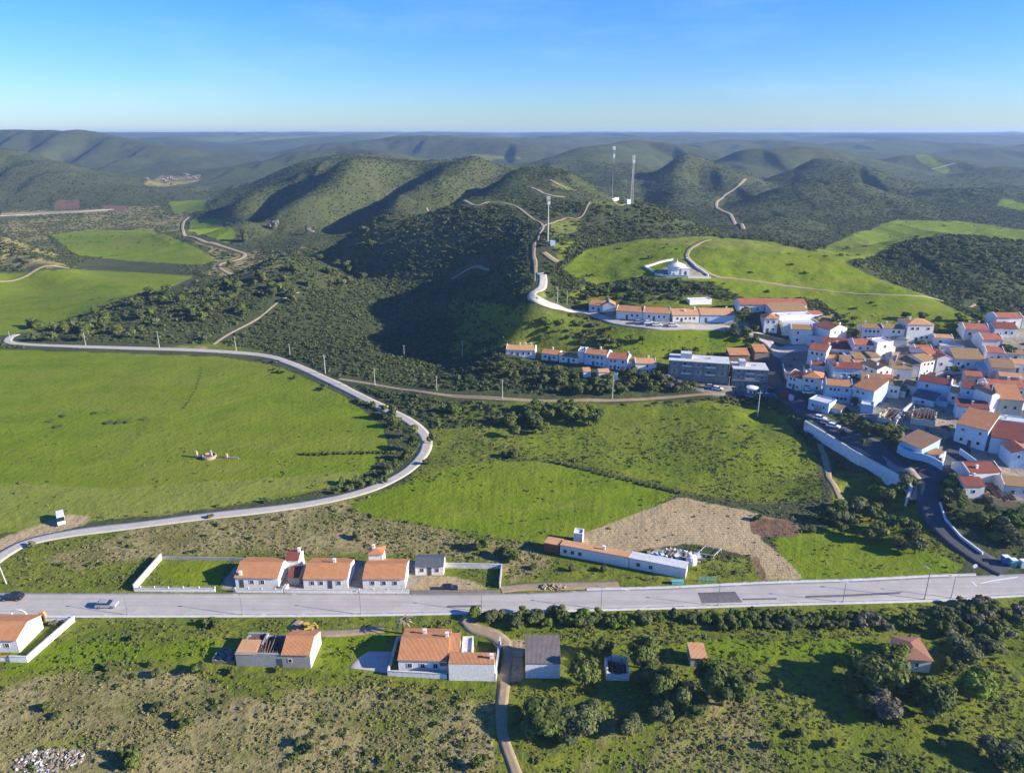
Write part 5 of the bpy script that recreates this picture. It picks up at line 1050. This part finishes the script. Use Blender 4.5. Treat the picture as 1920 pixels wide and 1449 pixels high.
def misc():
    # old well with pillars in the meadow
    p = P(393, 858); root = empty('old_waterwheel_well', p, math.radians(-4), label='old stone well with pillars and trough in the big meadow', category='well')
    m = MB(); m.lathe([(2.2, -.5), (2.2, 1.0), (1.8, 1.0), (1.8, -.5)], 18); m.obj('well_ring', M['tan_paving'], root)
    for x, h in ((-4.2, 2.2), (.6, 2.5), (5.6, 1.6)): m = MB(); m.prism([(x-.5, -.4), (x+.5, -.4), (x+.25, h), (x-.25, h)], 'y', -.4, .4); m.obj('pillar', M['tan_paving'], root)
    m = MB(); m.box(-4, 0, -.5, .5, -.3, .75); m.box(2.4, 9.4, -.35, .35, -.3, .4); m.obj('trough', M['stone'], root)
    m = MB(); m.tube((-.2, 0, 2.1), (1.4, 0, 2.2), .12, None, 6); m.obj('axle', M['wood'], root)
    # pen and tank by the long shed
    p = [P(*q) for q in ((1308,1042),(1338,1047),(1352,1034),(1322,1029))]; root = empty('netted_pen', p[0], 0, label='low rectangular planted pen with white posts by the junk yard', category='pen')
    for a, b in zip(p, p[1:]+p[:1]):
        for t in (0, .5): q = a.lerp(b, t)-p[0]; m = MB(); m.tube((q.x, q.y, -.3), (q.x, q.y, .9), .07, None, 5); m.obj('post', M['frame'], root)
        m = MB(); m.tube(a-p[0]+Vector((0, 0, .88)), b-p[0]+Vector((0, 0, .88)), .07, None, 5); m.obj('rail', M['frame'], root)
    m = MB(); q = [v-p[0]+Vector((0, 0, .35)) for v in p]; m.quad(q); m.quad([v-Vector((0, 0, .03)) for v in q][::-1]); m.obj('planting', M['leaf'], root)
    p = P(1296, 1056); m = MB(); m.lathe([(1.25, -.2), (1.3, 1.2), (1.1, 1.9), (.5, 2.2), (.02, 2.25)], 16); o = m.obj('water_tank', M['white'], None, label='white rounded water tank at the end of the long shed', category='tank'); o.location = p
    p = P(1270, 1094); m = MB(); m.box(-1.3, 1.3, -.4, .4, -.2, .75); m.box(-1.4, 1.4, -.5, .5, .75, .85); o = m.obj('teal_container', M['teal'], None, label='small teal container beside the road below the long shed', category='container'); o.location = p
    root = empty('green_fence', P(1318, 1092), 0, label='short green wire fence beside the road at the junk yard', category='fence'); z0 = root.location
    for i in range(5): q = P(1310+i*8, 1091-i*.5)-z0; m = MB(); m.tube((q.x, q.y, -.2), (q.x, q.y, 1.3), .05, None, 5); m.obj('post', M['teal'], root)
    m = MB(); a, b = P(1310,1091)-z0, P(1342,1089)-z0
    for i in range(5): m.tube(a+Vector((0, 0, .2+.25*i)), b+Vector((0, 0, .2+.25*i)), .03, None, 4)
    m.obj('wire', M['teal'], root)
    # junk heap beside the shed and rubble heaps
    def heap(label, pts, n, s0, s1, mats, name='junk_heap', hgt=.8):
        w = [P(*q) for q in pts]; c = sum(w, Vector())/len(w); root = empty(name, c, 0, label=label, category='heap'); rx = max(abs(q.x-c.x) for q in w); ry = max(abs(q.y-c.y) for q in w)
        for k, mt in enumerate(mats):
            m = MB()
            for i in range(n//len(mats)):
                r = math.sqrt(random.random()); t = random.random()*6.283; x, y = rx*r*math.cos(t), ry*r*math.sin(t); z = float(Hg(c.x+x, c.y+y))-c.z+hgt*(1-r)*random.random(); s = random.uniform(s0, s1)
                ax = Matrix.Rotation(random.random()*6.28, 3, 'Z') @ Matrix.Rotation(random.uniform(-.6, .6), 3, 'X'); bx = Vector((s*random.uniform(.5, 1.6), s*random.uniform(.4, 1), s*random.uniform(.2, .6))); k0 = len(m.v)
                for sx, sy, sz in ((-1,-1,-1),(1,-1,-1),(1,1,-1),(-1,1,-1),(-1,-1,1),(1,-1,1),(1,1,1),(-1,1,1)): v = ax @ Vector((sx*bx.x, sy*bx.y, sz*bx.z)); m.v.append((x+v.x, y+v.y, z+.1+v.z))
                for f in ((0,3,2,1),(4,5,6,7),(0,1,5,4),(1,2,6,5),(2,3,7,6),(3,0,4,7)): m.f.append(tuple(k0+i for i in f)); m.m.append(0)
            o = m.obj('debris', M[mt], root); o['kind'] = 'stuff'
        keep_out([q.x for q in w]+[c.x], [q.y for q in w]+[c.y])
    heap('cluttered junk yard of white and blue scrap behind the long shed', [(1215,1052),(1300,1062),(1310,1040),(1240,1030)], 150, .15, .7, ('white2', 'stone', 'concrete', 'bluewall', 'stone'))
    heap('pale rubble heap at the bottom left corner', [(30,1440),(140,1449),(140,1412),(60,1405)], 420, .06, .28, ('stone', 'concrete', 'dirt', 'white2', 'stone'), 'rubble_heap', .5)
    edge_strip('concrete_pad', [(655,1252),(668,1236),(692,1221)], [(726,1262),(728,1242),(735,1222)], M['gravel'], .06, 30, 8)
    heap('orange and brown digger spoil heap below the main road', [(552,1182),(585,1184),(582,1172),(562,1170)], 70, .15, .5, ('tilepale', 'dirt'), 'spoil_heap')
    p = P(577, 1180); root = empty('small_digger', p, .3, label='small yellow digger on bare earth below the main road', category='digger')
    yl = paint('yellow_machine_paint', (.62, .40, .03), .4); m = MB(); m.box(-1.0, .9, -.7, .7, .5, 1.1); m.obj('chassis', yl, root); m = MB(); m.box(-.9, .1, -.6, .6, 1.1, 2.2); m.obj('cab', M['glass'], root); m = MB(); m.box(-.95, .15, -.65, .65, 2.2, 2.3); m.obj('cab_roof', yl, root)
    for s in (-1, 1): m = MB(); m.box(-1.1, 1.1, s*.75-.2, s*.75+.2, 0, .55); m.obj('track', M['black'], root)
    m = MB(); m.tube((.9, 0, 1.0), (2.0, 0, 2.1), .14, .12, 6); m.tube((2.0, 0, 2.1), (2.8, 0, .7), .12, .1, 6); m.box(2.6, 3.1, -.4, .4, .2, .7); m.obj('boom', yl, root); root.scale = (.7, .7, .7)
    heap('dark earth mound on the verge beside the road', [(1015,1104),(1055,1104),(1050,1098),(1025,1098)], 60, .2, .6, ('dirt',), 'earth_mound', .7)
    p = P(866, 1478); root = empty('shed', p, 0, label='pale turquoise shed roof showing at the bottom edge', category='shed'); m = MB(); m.box(-7, 8, -3, 0, -1, 1.8); m.obj('wall', M['white2'], root); m = MB(); m.prism([(-3.3, 1.85), (.4, 2.2), (.4, 2.3), (-3.3, 1.95)], 'x', -7.3, 8.3); m.obj('roof', M['paleblue_sheet'], root)
    # roadside containers at the junction
    for px, py, mt, lab in ((1884,1054,'bluepaint','blue and white bin shelter at the road junction'),(1898,1060,'teal','turquoise recycling bin at the road junction'),(1917,1062,'paleblue_sheet','pale bin at the right edge of the junction')):
        root = empty('recycling_bin', P(px, py), 0, label=lab, category='bin'); m = MB(); m.prism([(-.7, -.2), (.7, -.2), (.8, 1.3), (.5, 1.7), (-.5, 1.7), (-.8, 1.3)], 'y', -.6, .6); m.obj('body', M[mt], root); m = MB(); m.box(-.75, .75, -.65, .65, 1.705, 1.8); m.obj('lid', M['white'], root)
    root = empty('road_sign', P(1824, 1078), 0, label='white round road sign at the street junction', category='road sign'); m = MB(); m.tube((0, 0, -.3), (0, 0, 2.6), .05, None, 6); m.obj('post', M['metal'], root); m = MB(); m.tube((0, -.05, 2.5), (0, -.09, 2.5), .55, None, 16); m.obj('plate', M['car_white'], root)
    edge_strip('road_marking', [(1840,1092),(1870,1086),(1910,1080)], [(1838,1094),(1868,1088.5),(1908,1082.5)], M['car_white'], .062, 24, 3)
    edge_strip('road_marking', [(1820,1090),(1832,1101)], [(1823,1090),(1835,1101)], M['car_white'], .062, 12, 3)
    # roadside gate with arches at the left edge
    root = empty('garden_gate', P(38, 1164), 0, label='arched gateway in the roadside wall at the left edge', category='gate'); 
    for x in (-1.5, 1.5): m = MB(); m.box(x-.2, x+.2, -.2, .2, -.2, 2.0); m.obj('pillar', M['white2'], root)
    m = MB()
    for i in range(10):
        a, b = math.pi*i/10, math.pi*(i+1)/10; m.tube((1.5*math.cos(a), 0, 2+.8*math.sin(a)), (1.5*math.cos(b), 0, 2+.8*math.sin(b)), .12, None, 6)
    m.obj('arch', M['white2'], root)
    root = empty('postbox_shrine', P(82, 1163), 0, label='small arched niche in the roadside wall at the left', category='niche'); m = MB(); m.prism([(-.7, -.2), (.7, -.2), (.7, 1.6), (.4, 2.2), (-.4, 2.2), (-.7, 1.6)], 'y', -.3, .3); m.obj('niche', M['tilepale'], root); m = MB(); m.box(-.4, .4, -.34, -.3, .1, 1.4); m.obj('opening', M['black'], root)
misc()
# ------------------------------------------------------------------ plants
def leafcloud(rng, cen, rad, nq, size, squash=.8, up=.15, updir=True):
    """many small leaf-clump faces spread over and through lumpy masses"""
    V, T = [], []
    for c, r in zip(cen, rad):
        n = max(6, int(nq*r*r)); d = rng.normal(size=(n, 3)); d /= np.linalg.norm(d, axis=1, keepdims=True)
        if updir: d[:, 2] = np.where(d[:, 2] < -.35, -d[:, 2], d[:, 2])
        p = c+d*(r*(.58+.45*rng.random((n, 1))**.6)*np.where(rng.random((n, 1)) < .14, 1.28, 1))*[1, 1, squash]
        nn = d+.34*rng.normal(size=(n, 3))+[0, 0, up]; nn /= np.linalg.norm(nn, axis=1, keepdims=True)
        t = np.cross(nn, rng.normal(size=(n, 3))); t /= np.linalg.norm(t, axis=1, keepdims=True)+1e-9; b = np.cross(nn, t); s = size*(.55+.8*rng.random((n, 1)))
        V.append(np.stack([p-t*s, p-b*s*.7-t*s*.1, p+t*s, p+b*s*.8+t*s*.15], 1)); T.append(np.repeat((rng.random()*.55+rng.random((n, 1))*.45), 4, 1))
    return np.concatenate(V).reshape(-1, 3), np.concatenate(T).reshape(-1)
def leaf_mesh(name, V, T, mat):
    me = mesh_np(name, V, np.arange(len(V)).reshape(-1, 4), 4, [mat]); a = me.color_attributes.new('tint', 'FLOAT_COLOR', 'POINT')
    a.data.foreach_set('color', np.repeat(T[:, None], 4, 1).astype(np.float32).ravel()); return me
def crown(seed, nb, mat, nq=520, size=.043, shape='round', name='crown'):
    rng = np.random.default_rng(seed); cen, rad = [], []; nb = nb+(7 if nq > 200 else 2)
    for i in range(nb):
        t = rng.random()*6.283; rr = .30*math.sqrt(rng.random()); z = .30+.42*rng.random()
        if shape == 'tall': rr *= .6; z = .22+.6*rng.random()
        if shape == 'spread': rr *= 1.15; z = .42+.28*rng.random()
        if shape == 'shrub': z = .22+.35*rng.random(); rr *= 1.1
        cen.append((rr*math.cos(t), rr*math.sin(t), z)); rad.append(.09+.13*rng.random())
    cen.append((0, 0, .5 if shape != 'shrub' else .35)); rad.append(.24)
    V, T = leafcloud(rng, np.array(cen), rad, nq/.03, size)
    k = np.abs(V[:, :2]).max(); V[:, :2] *= .5/k; V[:, 2] /= V[:, 2].max()
    return leaf_mesh(name, V, T, mat)
def trunk(seed, h=.5):
    rng = random.Random(seed); m = MB(); top = Vector((rng.uniform(-.04, .04), rng.uniform(-.04, .04), h)); m.tube((0, 0, -.06), top, .035, .022, 7)
    for i in range(5): t = 6.283*i/5+rng.random(); b = Vector((.28*math.cos(t), .28*math.sin(t), h+.12+.2*rng.random())); m.tube(top*(.6+.08*i), b, .018, .006, 5)
    return m.mesh('trunk', M['bark'])
CR = {'dark': [crown(s, 11, M['leaf']) for s in (1, 2, 3)], 'lush': [crown(s, 10, M['leaf_lush']) for s in (4, 5)], 'grey': [crown(s, 11, M['leaf_grey']) for s in (6, 7)], 'dry': [crown(8, 9, M['leaf_dry'], 150, .045)], 'twig': [crown(18, 11, M['leaf_twig'], 260, .04)],
      'tall': [crown(s, 9, M['leaf'], 360, .05, 'tall') for s in (9, 10)]}
CS = {'dark': [crown(s, 7, M['leaf'], 110, .085) for s in (21, 22, 23)], 'lush': [crown(s, 7, M['leaf_lush'], 110, .085) for s in (24, 25)], 'grey': [crown(s, 7, M['leaf_grey'], 110, .085) for s in (26, 27)], 'dry': [crown(28, 7, M['leaf_dry'], 60, .08)], 'tall': [crown(29, 7, M['leaf'], 110, .085, 'tall')]}
SH = {'dark': [crown(s, 7, M['leaf'], 170, .075, 'shrub') for s in (41, 42, 43)], 'lush': [crown(s, 7, M['leaf_lush'], 170, .075, 'shrub') for s in (44, 45)], 'grey': [crown(s, 7, M['leaf_grey'], 170, .075, 'shrub') for s in (46, 47)], 'dry': [crown(48, 7, M['leaf_twig'], 110, .07, 'shrub')]}
TR = [trunk(s) for s in (1, 2, 3)]
rr = random.Random(5)
def tree(px, py, w, h, kind, label, group=None, name='tree', big=True, at=None):
    p = at or P(px, py); root = empty(name, p, rr.random()*6.28, label=label, category='tree', group=group); root.scale = (w*rr.uniform(.93, 1.07), w*rr.uniform(.93, 1.07), h*.88)
    link('crown', rr.choice((CR if big else CS)[kind]), root); link('trunk', rr.choice(TR), root)
def shrub(px, py, w, h, kind, label, group=None, at=None):
    p = at or P(px, py); o = link('shrub', rr.choice(SH[kind]), None, label=label, category='shrub', group=group); o.location = p; o.rotation_euler = (0, 0, rr.random()*6.28); o.scale = (w*rr.uniform(.9, 1.15), w*rr.uniform(.9, 1.15), h*rr.uniform(.85, 1.15))
# lower right grove round the red roofed cottage
for a in ((1645,1296,10,8.5,'dark','largest dark tree left of the faded red roofed cottage'),(1606,1268,7,6,'lush','light green bushy tree at the left of the cottage grove'),(1600,1300,6.5,5,'dark','low dark tree at the lower left of the cottage grove'),
          (1668,1252,7,6,'lush','bright leafy tree touching the faded red roof'),(1655,1345,7,5.5,'twig','bare grey twiggy tree in front of the cottage grove'),(1745,1340,9,7.5,'dark','dark round tree below the faded red roofed cottage'),
          (1818,1315,8.5,8,'lush','sunlit rounded tree right of the faded red roofed cottage'),(1805,1245,9,6,'grey','olive brown spreading tree above the sunlit rounded one'),(1845,1230,7,5,'grey','second olive brown tree at the right of the grove'),
          (1355,1322,9.5,8.5,'dark','big dark tree below the little pinkish hut'),(1330,1298,7,7,'dark','dark tree just under the little pinkish hut'),(1243,1310,7,7.5,'dark','dark tall tree left of the hut trees'),(1278,1328,6,6,'grey','grey green tree between the two dark ones'),
          (1240,1350,5,4.5,'grey','small round tree at the bottom of the hut grove'),(1300,1345,5,4,'dark','low dark tree under the big hut tree'),(1092,1284,7,7,'dark','leafy dark tree at the right side of the barn'),(1205,1252,7,7.5,'dark','upright tree right of the small open ruin'),
          (1128,1232,5,4.5,'dark','small tree above the small open ruin'),(1212,1285,5.5,5.5,'grey','pale green tree below the upright one by the ruin'),(1020,1365,10,5,'dark','wide dark thicket tree right of the bottom lane'),(1075,1380,9,5,'grey','grey green thicket tree beside the wide dark one'),
          (1100,1352,7,4.5,'grey','feathery pale tree above the grey green thicket'),(1178,1372,6,3.5,'grey','low pale tree alone right of the thicket'),(1870,1425,8,4.5,'grey','grey tree near the bottom right corner'),(1900,1445,6,4,'dark','dark tree at the bottom right corner'),
          (1780,1262,5,4,'dark','small dark tree between the cottage and the olive brown ones'),(1690,1300,6.5,5.5,'dark','dark tree filling the front of the red roofed cottage'),(1625,1330,6,4.5,'grey','grey tree left of the bare twiggy one'),(1720,1300,5,4,'lush','low leafy tree at the cottage gable')):
    tree(*a)
hs = 'shrubs in the strip below the main road'
for i in range(96):
    px = 893+(i//2)*17.6+rr.uniform(-8, 8); py = (1158 if i % 2 else 1171)+rr.uniform(-5, 6)+(4 if px > 1150 else 0); k = rr.choice(('dark', 'dark', 'grey', 'lush')); k = 'dry' if 1590 < px < 1680 and rr.random() < .6 else k
    if px < 960 and i % 2 == 0 or 1180 < px < 1330 and i % 2 == 0: continue
    s = rr.uniform(1.8, 3.4); shrub(px, py, s*1.25, s*.72, k, 'shrub in the dense hedge strip just below the main road', hs)
for i in range(34): shrub(rr.uniform(1755, 1935), rr.uniform(1132, 1200), rr.uniform(3, 5.5), rr.uniform(2, 3.6), rr.choice(('dark', 'dark', 'grey', 'dry')), 'shrub in the thicket at the right end below the main road', 'shrubs of the right end thicket')
# trees and bushes along the lane
for a in ((738,785,5,6.5,'grey','pale leafless looking tree left of the lane bend, topmost'),(742,800,5,4.5,'dark','dark tree under the pale topmost one'),(770,822,5.5,5.5,'dark','dark tree inside the lane bend beside the road'),(775,845,5.5,6,'dark','tall dark tree inside the lane bend, lower'),(768,862,5,5,'dark','dark tree at the lower end of the lane bend'),
          (745,880,4.5,4,'dark','dark tree on the field side of the lower lane bend'),(725,895,4.5,3.5,'grey','greyish bush tree following the lane bend'),(812,832,4.5,4.5,'grey','small tree on the outer side of the lane bend')): tree(*a, big=False)
for px, py in ((700,908),(678,914),(655,920),(640,908),(665,905),(710,895),(720,905),(690,905),(760,860),(800,870),(630,925)): shrub(px, py, 3.2, 2, 'dark', 'dark bush on the verge of the lane below its bend', 'bushes beside the lane bend')
for a in ((834,774,4.5,4,'lush','left of two light green trees above the middle hillside'),(853,776,5,4.5,'lush','right of two light green trees above the middle hillside')): tree(*a, big=False)
def clump(n, boxes, w, h, kinds, label, group, name='tree'):
    for i in range(n):
        x0, x1, y0, y1 = rr.choice(boxes); s = rr.uniform(.75, 1.25); tree(rr.uniform(x0, x1), rr.uniform(y0, y1), w*s, h*s, rr.choice(kinds), label, group, name, False)
clump(34, [(955,1030,790,832),(985,1075,765,815),(1040,1130,760,800)], 5.2, 4.6, ('dark', 'dark', 'tall', 'lush'), 'tree in the dark grove below the middle hillside lane', 'grove below the hillside lane')
clump(40, [(938,1080,690,712),(950,1090,700,738),(1080,1180,715,740),(1160,1260,705,738)], 4.6, 4.0, ('dark', 'dark', 'grey', 'tall'), 'tree on the shady bank below the lower row of houses', 'trees below the lower row of houses')
clump(14, [(1240,1315,712,738)], 3.8, 3.0, ('grey', 'dark', 'dry'), 'bush tree in front of the long concrete block', 'trees before the concrete block')
clump(24, [(1100,1240,635,662),(1240,1370,655,672),(1370,1440,620,655),(1000,1100,600,640)], 4.4, 3.4, ('dark', 'lush', 'dark'), 'bushy tree between the two rows of hillside houses', 'trees between the hillside rows')
clump(22, [(1205,1345,528,560),(1100,1220,540,575)], 4.2, 3.4, ('dark', 'grey', 'dark'), 'tree on the bank between the chapel and the upper cottages', 'trees under the chapel')
clump(20, [(1560,1700,592,612),(1700,1860,600,628),(1840,1900,585,612)], 5, 3.6, ('dark', 'lush', 'dark'), 'bushy tree on the green slope behind the town', 'trees behind the town')
for a in ((1394,602,8,6.5,'dark','big dark tree between the last upper cottage and the school'),(1552,628,6,6.5,'dark','dark round tree right of the school'),(1603,640,5,6,'dark','dark upright tree left of the two white terraces'),(1725,655,6,4,'lush','leafy tree below the three storey villa'),(1890,668,7,5,'grey','grey tree beside the low red end roofed house'),(1885,715,5,4,'dark','tree in front of the lichened roof'),
          (1640,935,6,5,'lush','light green tree under the tall retaining wall'),(1590,985,6,4.5,'grey','grey tree at the corner of the small garden'),(1545,975,5,3.5,'dark','dark tree beside the ploughed field corner'),(1842,985,6,5,'dark','dark tree inside the street bend'),(1600,762,3.5,4,'dark','slim dark tree before the flat orange roofed house'),(1905,990,7,4.5,'lush','yellowish green tree in the dark garden at the right edge')): tree(*a, big=False)
clump(26, [(1800,1925,955,1000),(1865,1925,985,1030),(1775,1795,905,940)], 5, 3.6, ('dark', 'dark', 'grey', 'lush'), 'tree in the dark garden inside the street bend', 'trees inside the street bend')
clump(20, [(1610,1720,905,985),(1610,1712,975,1040),(1640,1720,990,1045),(1560,1640,960,1000)], 5.4, 4.4, ('dark', 'dark', 'grey'), 'tree on the shaded slope below the street', 'trees below the street')
clump(26, [(1500,1600,640,760),(1600,1740,655,740),(1740,1910,640,760),(1760,1900,700,800)], 3.4, 3.0, ('dark', 'lush', 'grey'), 'small garden tree among the town houses', 'garden trees in the town')
clump(10, [(1590,1690,800,835)], 3.6, 2.6, ('dark',), 'bush tree on the bank above the street', 'bushes above the street')
for a in ((513,432,13,11,'dry','pinkish bare tree at the foot of the dark hill, larger'),(582,442,11,9,'dry','pinkish bare tree at the foot of the dark hill, smaller'),(459,455,7,14,'tall','lone slender tree at the end of the dark hill')): tree(*a, big=False)
clump(9, [(275,330,338,350),(350,372,332,340)], 17, 10, ('dry',), 'bare pinkish tree in the far valley grove', 'bare far valley trees')
clump(70, [(60,200,610,645),(150,420,575,640),(250,460,550,600),(380,600,520,570),(430,560,500,560)], 6.5, 5.6, ('dark', 'dark', 'grey', 'tall'), 'tree of the wooded spur behind the big meadow', 'trees of the wooded spur')
clump(16, [(640,700,430,520),(600,690,480,540)], 7.5, 6, ('grey', 'lush', 'dark'), 'tree on the sunlit flank of the dark hill', 'trees on the sunlit flank')
def palm():
    p = P(757, 1188); root = empty('withered_palm', p, 0, label='withered brown palm tree below the main road', category='tree'); m = MB(); m.tube((0, 0, -.2), (.1, 0, 3.4), .28, .2, 8); m.obj('trunk', M['bark'], root); m = MB()
    for i in range(26):
        t = 2*math.pi*i/26+rr.uniform(-.1, .1); L = rr.uniform(1.4, 2.2); e = rr.uniform(-.2, 1.2); pts = [Vector((.1+math.cos(t)*L*s*math.cos(e*(1-s)), math.sin(t)*L*s*math.cos(e*(1-s)), 3.4+L*s*math.sin(e)-1.3*s*s)) for s in (0, .35, .7, 1)]; sd = Vector((-math.sin(t), math.cos(t), 0))
        for a, b, wa, wb in zip(pts, pts[1:], (.06, .22, .16), (.22, .16, .02)): m.quad([a-sd*wa, b-sd*wb, b+sd*wb, a+sd*wa])
    m.obj('frond', M['dirt'], root)
palm()
# lone shrubs in the foreground meadows
for px, py, s, k in ((960,1050,4.5,'dark'),(905,1030,4,'dark'),(935,1042,3,'dark'),(668,1010,2.5,'dark'),(1130,1100-30,2,'grey'),(375,1260,2.8,'dark'),(296,1270,2.2,'grey'),(435,1262,1.6,'dark'),(520,1258,1.5,'dark'),(205,1255,1.8,'grey'),(285,1248,1.6,'grey'),(1410,1280,3,'grey'),(1460,1290,2.4,'dark'),(1420,975,2.6,'dark'),(1525,998,2.2,'grey'),(895,1440,2.5,'dark'),(560,1395,2,'dark'),(580,1405,2,'grey'),(350,1360,2.4,'dark'),(300,1330,2.6,'grey'),(330,1345,2.2,'dark'),(90,1330,2.2,'dark'),(110,1345,2,'grey'),(250,1435,3,'dark'),(230,1420,2.2,'dark'),(60,1024,2,'dry'),(395,970,1.6,'dark'),(500,942,2,'grey'),(965,858,3.6,'dark'),(945,856,3,'dark'),(250,1200,2,'dark'),(390,1172,2.4,'dark'),(405,1176,2,'dark'),(50,1170,2.2,'lush'),(100,1172,1.6,'dry'),(1000,1066,1.8,'grey'),(1070,1070,2,'grey'),(1500,1380,2,'grey'),(1560,1400,2.2,'dark'),(1660,1420,2,'grey'),(1440,1400,1.8,'dark'),(1770,1400,2.2,'dark'),(1790,1372,2.4,'dark')):
    shrub(px, py, s*1.2, s*.75, k, 'lone low shrub in the rough foreground meadows', 'lone meadow shrubs')
for i in range(14): shrub(rr.uniform(505, 690), 0, 2.6, 1.6, 'dark', 'low bush on the field edge beside the lane', 'bushes on the field edge', at=(lambda t: P(500+t*235, 684+t*86+rr.uniform(3, 9)))(rr.random()))
for i in range(16):
    t = i/15; shrub(0, 0, 1.6, .35, 'lush', 'low weeds in the curved ditch of the big meadow', 'weeds in the meadow ditch', at=P(378-6*t-26*t*t, 690+75*t))
for i in range(16): t = i/15; shrub(0, 0, 2.2, 1.0, 'dark', 'dark low bush in a line across the meadow', 'bush line in the meadow', at=P(572+t*165, 853-t*4+rr.uniform(-1, 1)))
for a in ((205,793),(222,793),(238,792),(270,786),(178,775),(95,790),(118,781),(110,800)): shrub(*a, 3.4, .6, 'dark', 'dark patch of low scrub on the big meadow', 'scrub patches on the big meadow')
for i in range(22): t = i/21; shrub(0, 0, 1.6, .8, 'dark', 'low bush along the dark boundary of the bright pasture', 'bushes on the pasture boundary', at=P(1040+t*235, 868+t*57+rr.uniform(-1, 1)))
# ---- ground cover that nobody could count
KEEPB = blur(KEEP, 3) > .02
def scatter(name, n, y0, y1, test, size, variants, mat, seed, hsq=(.6, 1.0), tintf=None):
    rng = np.random.default_rng(seed); s = rng.uniform(-.98, .98, n); y = np.exp(rng.uniform(math.log(y0), math.log(y1), n)); x = s*(.74*y+40)
    z = Hg(x, y); px, py = pix(x, y, z); ok = (px > -170) & (px < 2090) & (py < 1560) & ~samp(KEEPB, x, y); pr = test(x, y, z); ok &= rng.random(n) < pr
    x, y, z = x[ok], y[ok], z[ok]; sz = size(x, y, rng); n = len(x); var = rng.integers(0, len(variants), n); VV, TT = [], []
    for k, (v, t) in enumerate(variants):
        i = np.where(var == k)[0]; a = rng.uniform(0, 6.283, len(i)); ca, sa = np.cos(a)[:, None], np.sin(a)[:, None]; S = sz[i][:, None]; h = rng.uniform(*hsq, (len(i), 1))
        X = (v[None, :, 0]*ca-v[None, :, 1]*sa)*S+x[i][:, None]; Y = (v[None, :, 0]*sa+v[None, :, 1]*ca)*S+y[i][:, None]; Zz = v[None, :, 2]*S*h+z[i][:, None]-.05*S
        VV.append(np.stack([X, Y, Zz], -1).reshape(-1, 3)); ti = rng.random(len(i)) if tintf is None else tintf(x[i], y[i], rng)
        TT.append((ti[:, None]*.7+t[None]*.3).ravel())
    V, T = np.concatenate(VV), np.concatenate(TT); print(name, n, len(V)//4)
    return link(name, leaf_mesh(name, V, T, mat), None, kind='stuff')
def bushvar(seed, nq, size, lumps=3, squash=.85):
    rng = np.random.default_rng(seed); cen = np.concatenate([np.zeros((1, 3))+[0, 0, .35], np.stack([rng.uniform(-.5, .5, lumps), rng.uniform(-.5, .5, lumps), rng.uniform(.2, .6, lumps)], 1)]); return leafcloud(rng, cen, [.55]+[.4]*lumps, nq, size, squash)
BV = [bushvar(s, 13, .34) for s in range(5)]; BF = [bushvar(s+20, 8, .42, 2) for s in range(4)]; TV = [bushvar(s+40, 9, .38, 2) for s in range(5)]
def hillp(x, y, z):
    cl = fbm(x/34, y/34, 3, 51); lu = samp(LUSH, x, y); me = samp(MEAD, x, y); so = np.maximum(samp(SOIL, x, y), samp(DARKSOIL, x, y)); pv = samp(PAVE, x, y); dr = samp(DRY, x, y); ye = samp(YEL, x, y)
    return np.clip((.45+1.3*sst(.36, .52, cl))*(1-.992*sst(.12, .42, lu))*(1-.86*me)*(1-sst(.1, .4, so))*(1-.93*sst(.1, .5, pv))*(1-.55*dr)*(1-.9*ye), 0, 1)
patch = lambda x, y, g: np.clip(.62*sst(.38, .64, fbm(x/60, y/80, 4, 97))+.16+.5*(g.random(len(x))-.35), 0, 1)
scatter('scrub', 112000, 205, 620, lambda x, y, z: hillp(x, y, z)*sst(.2, 2.5, z+(np.abs(x) < 0)*0+.5*(samp(LUSH, x, y) < .1)*(y > 235)*3), lambda x, y, g: (.5+1.25*g.random(len(x))**2)*(.75+y/560), BV, M['scrub'], 61, (.38, .78), patch)
scatter('scrub', 125000, 620, 1350, lambda x, y, z: hillp(x, y, z)*(1-.92*sst(860, 1330, y)), lambda x, y, g: (.8+1.5*g.random(len(x))**1.5)*(y/850)**.9, BF, M['scrub'], 62, (.32, .6), patch)
def meadp(x, y, z):
    lu = samp(LUSH, x, y); return np.clip((.3+1.3*sst(.42, .6, fbm(x/7, y/7, 3, 71)))*(1-.93*sst(.3, .7, lu))*(1-.95*sst(.1, .5, samp(SOIL, x, y)))*(1-.9*sst(.1, .5, samp(PAVE, x, y)))*(z < 3.5), 0, 1)
scatter('grass_tufts', 62000, 80, 235, meadp, lambda x, y, g: (.16+.34*g.random(len(x))**2)*(.7+y/260), TV, M['tuft'], 63, (.45, .9), lambda x, y, g: np.clip(.12+.75*samp(DRY, x, y)+.45*(g.random(len(x))-.4), 0, 1))
scatter('heath', 5200, 80, 240, lambda x, y, z: np.clip((.25+.9*samp(DRY, x, y))*sst(.5, .62, fbm(x/11+9, y/11, 3, 81))*(1-sst(.3, .6, samp(LUSH, x, y)))*(1-sst(.1, .4, samp(SOIL, x, y)+samp(PAVE, x, y)))*(z < 3.5), 0, 1), lambda x, y, g: .45+.75*g.random(len(x))**2, BV, M['leaf'], 64, (.5, .8))
scatter('rank_weeds', 26000, 100, 330, lambda x, y, z: np.clip(sst(.3, .8, samp(LUSH, x, y))*((y < 136)+.9*((y > 195) & (samp(MEAD, x, y) > .3)))+.3*samp(MEAD, x, y)*(y > 160)*sst(.5, .62, fbm(x/9, y/9, 2, 91)), 0, 1), lambda x, y, g: .3+.5*g.random(len(x))**2, TV, M['leaf_lush'], 65, (.4, .8))
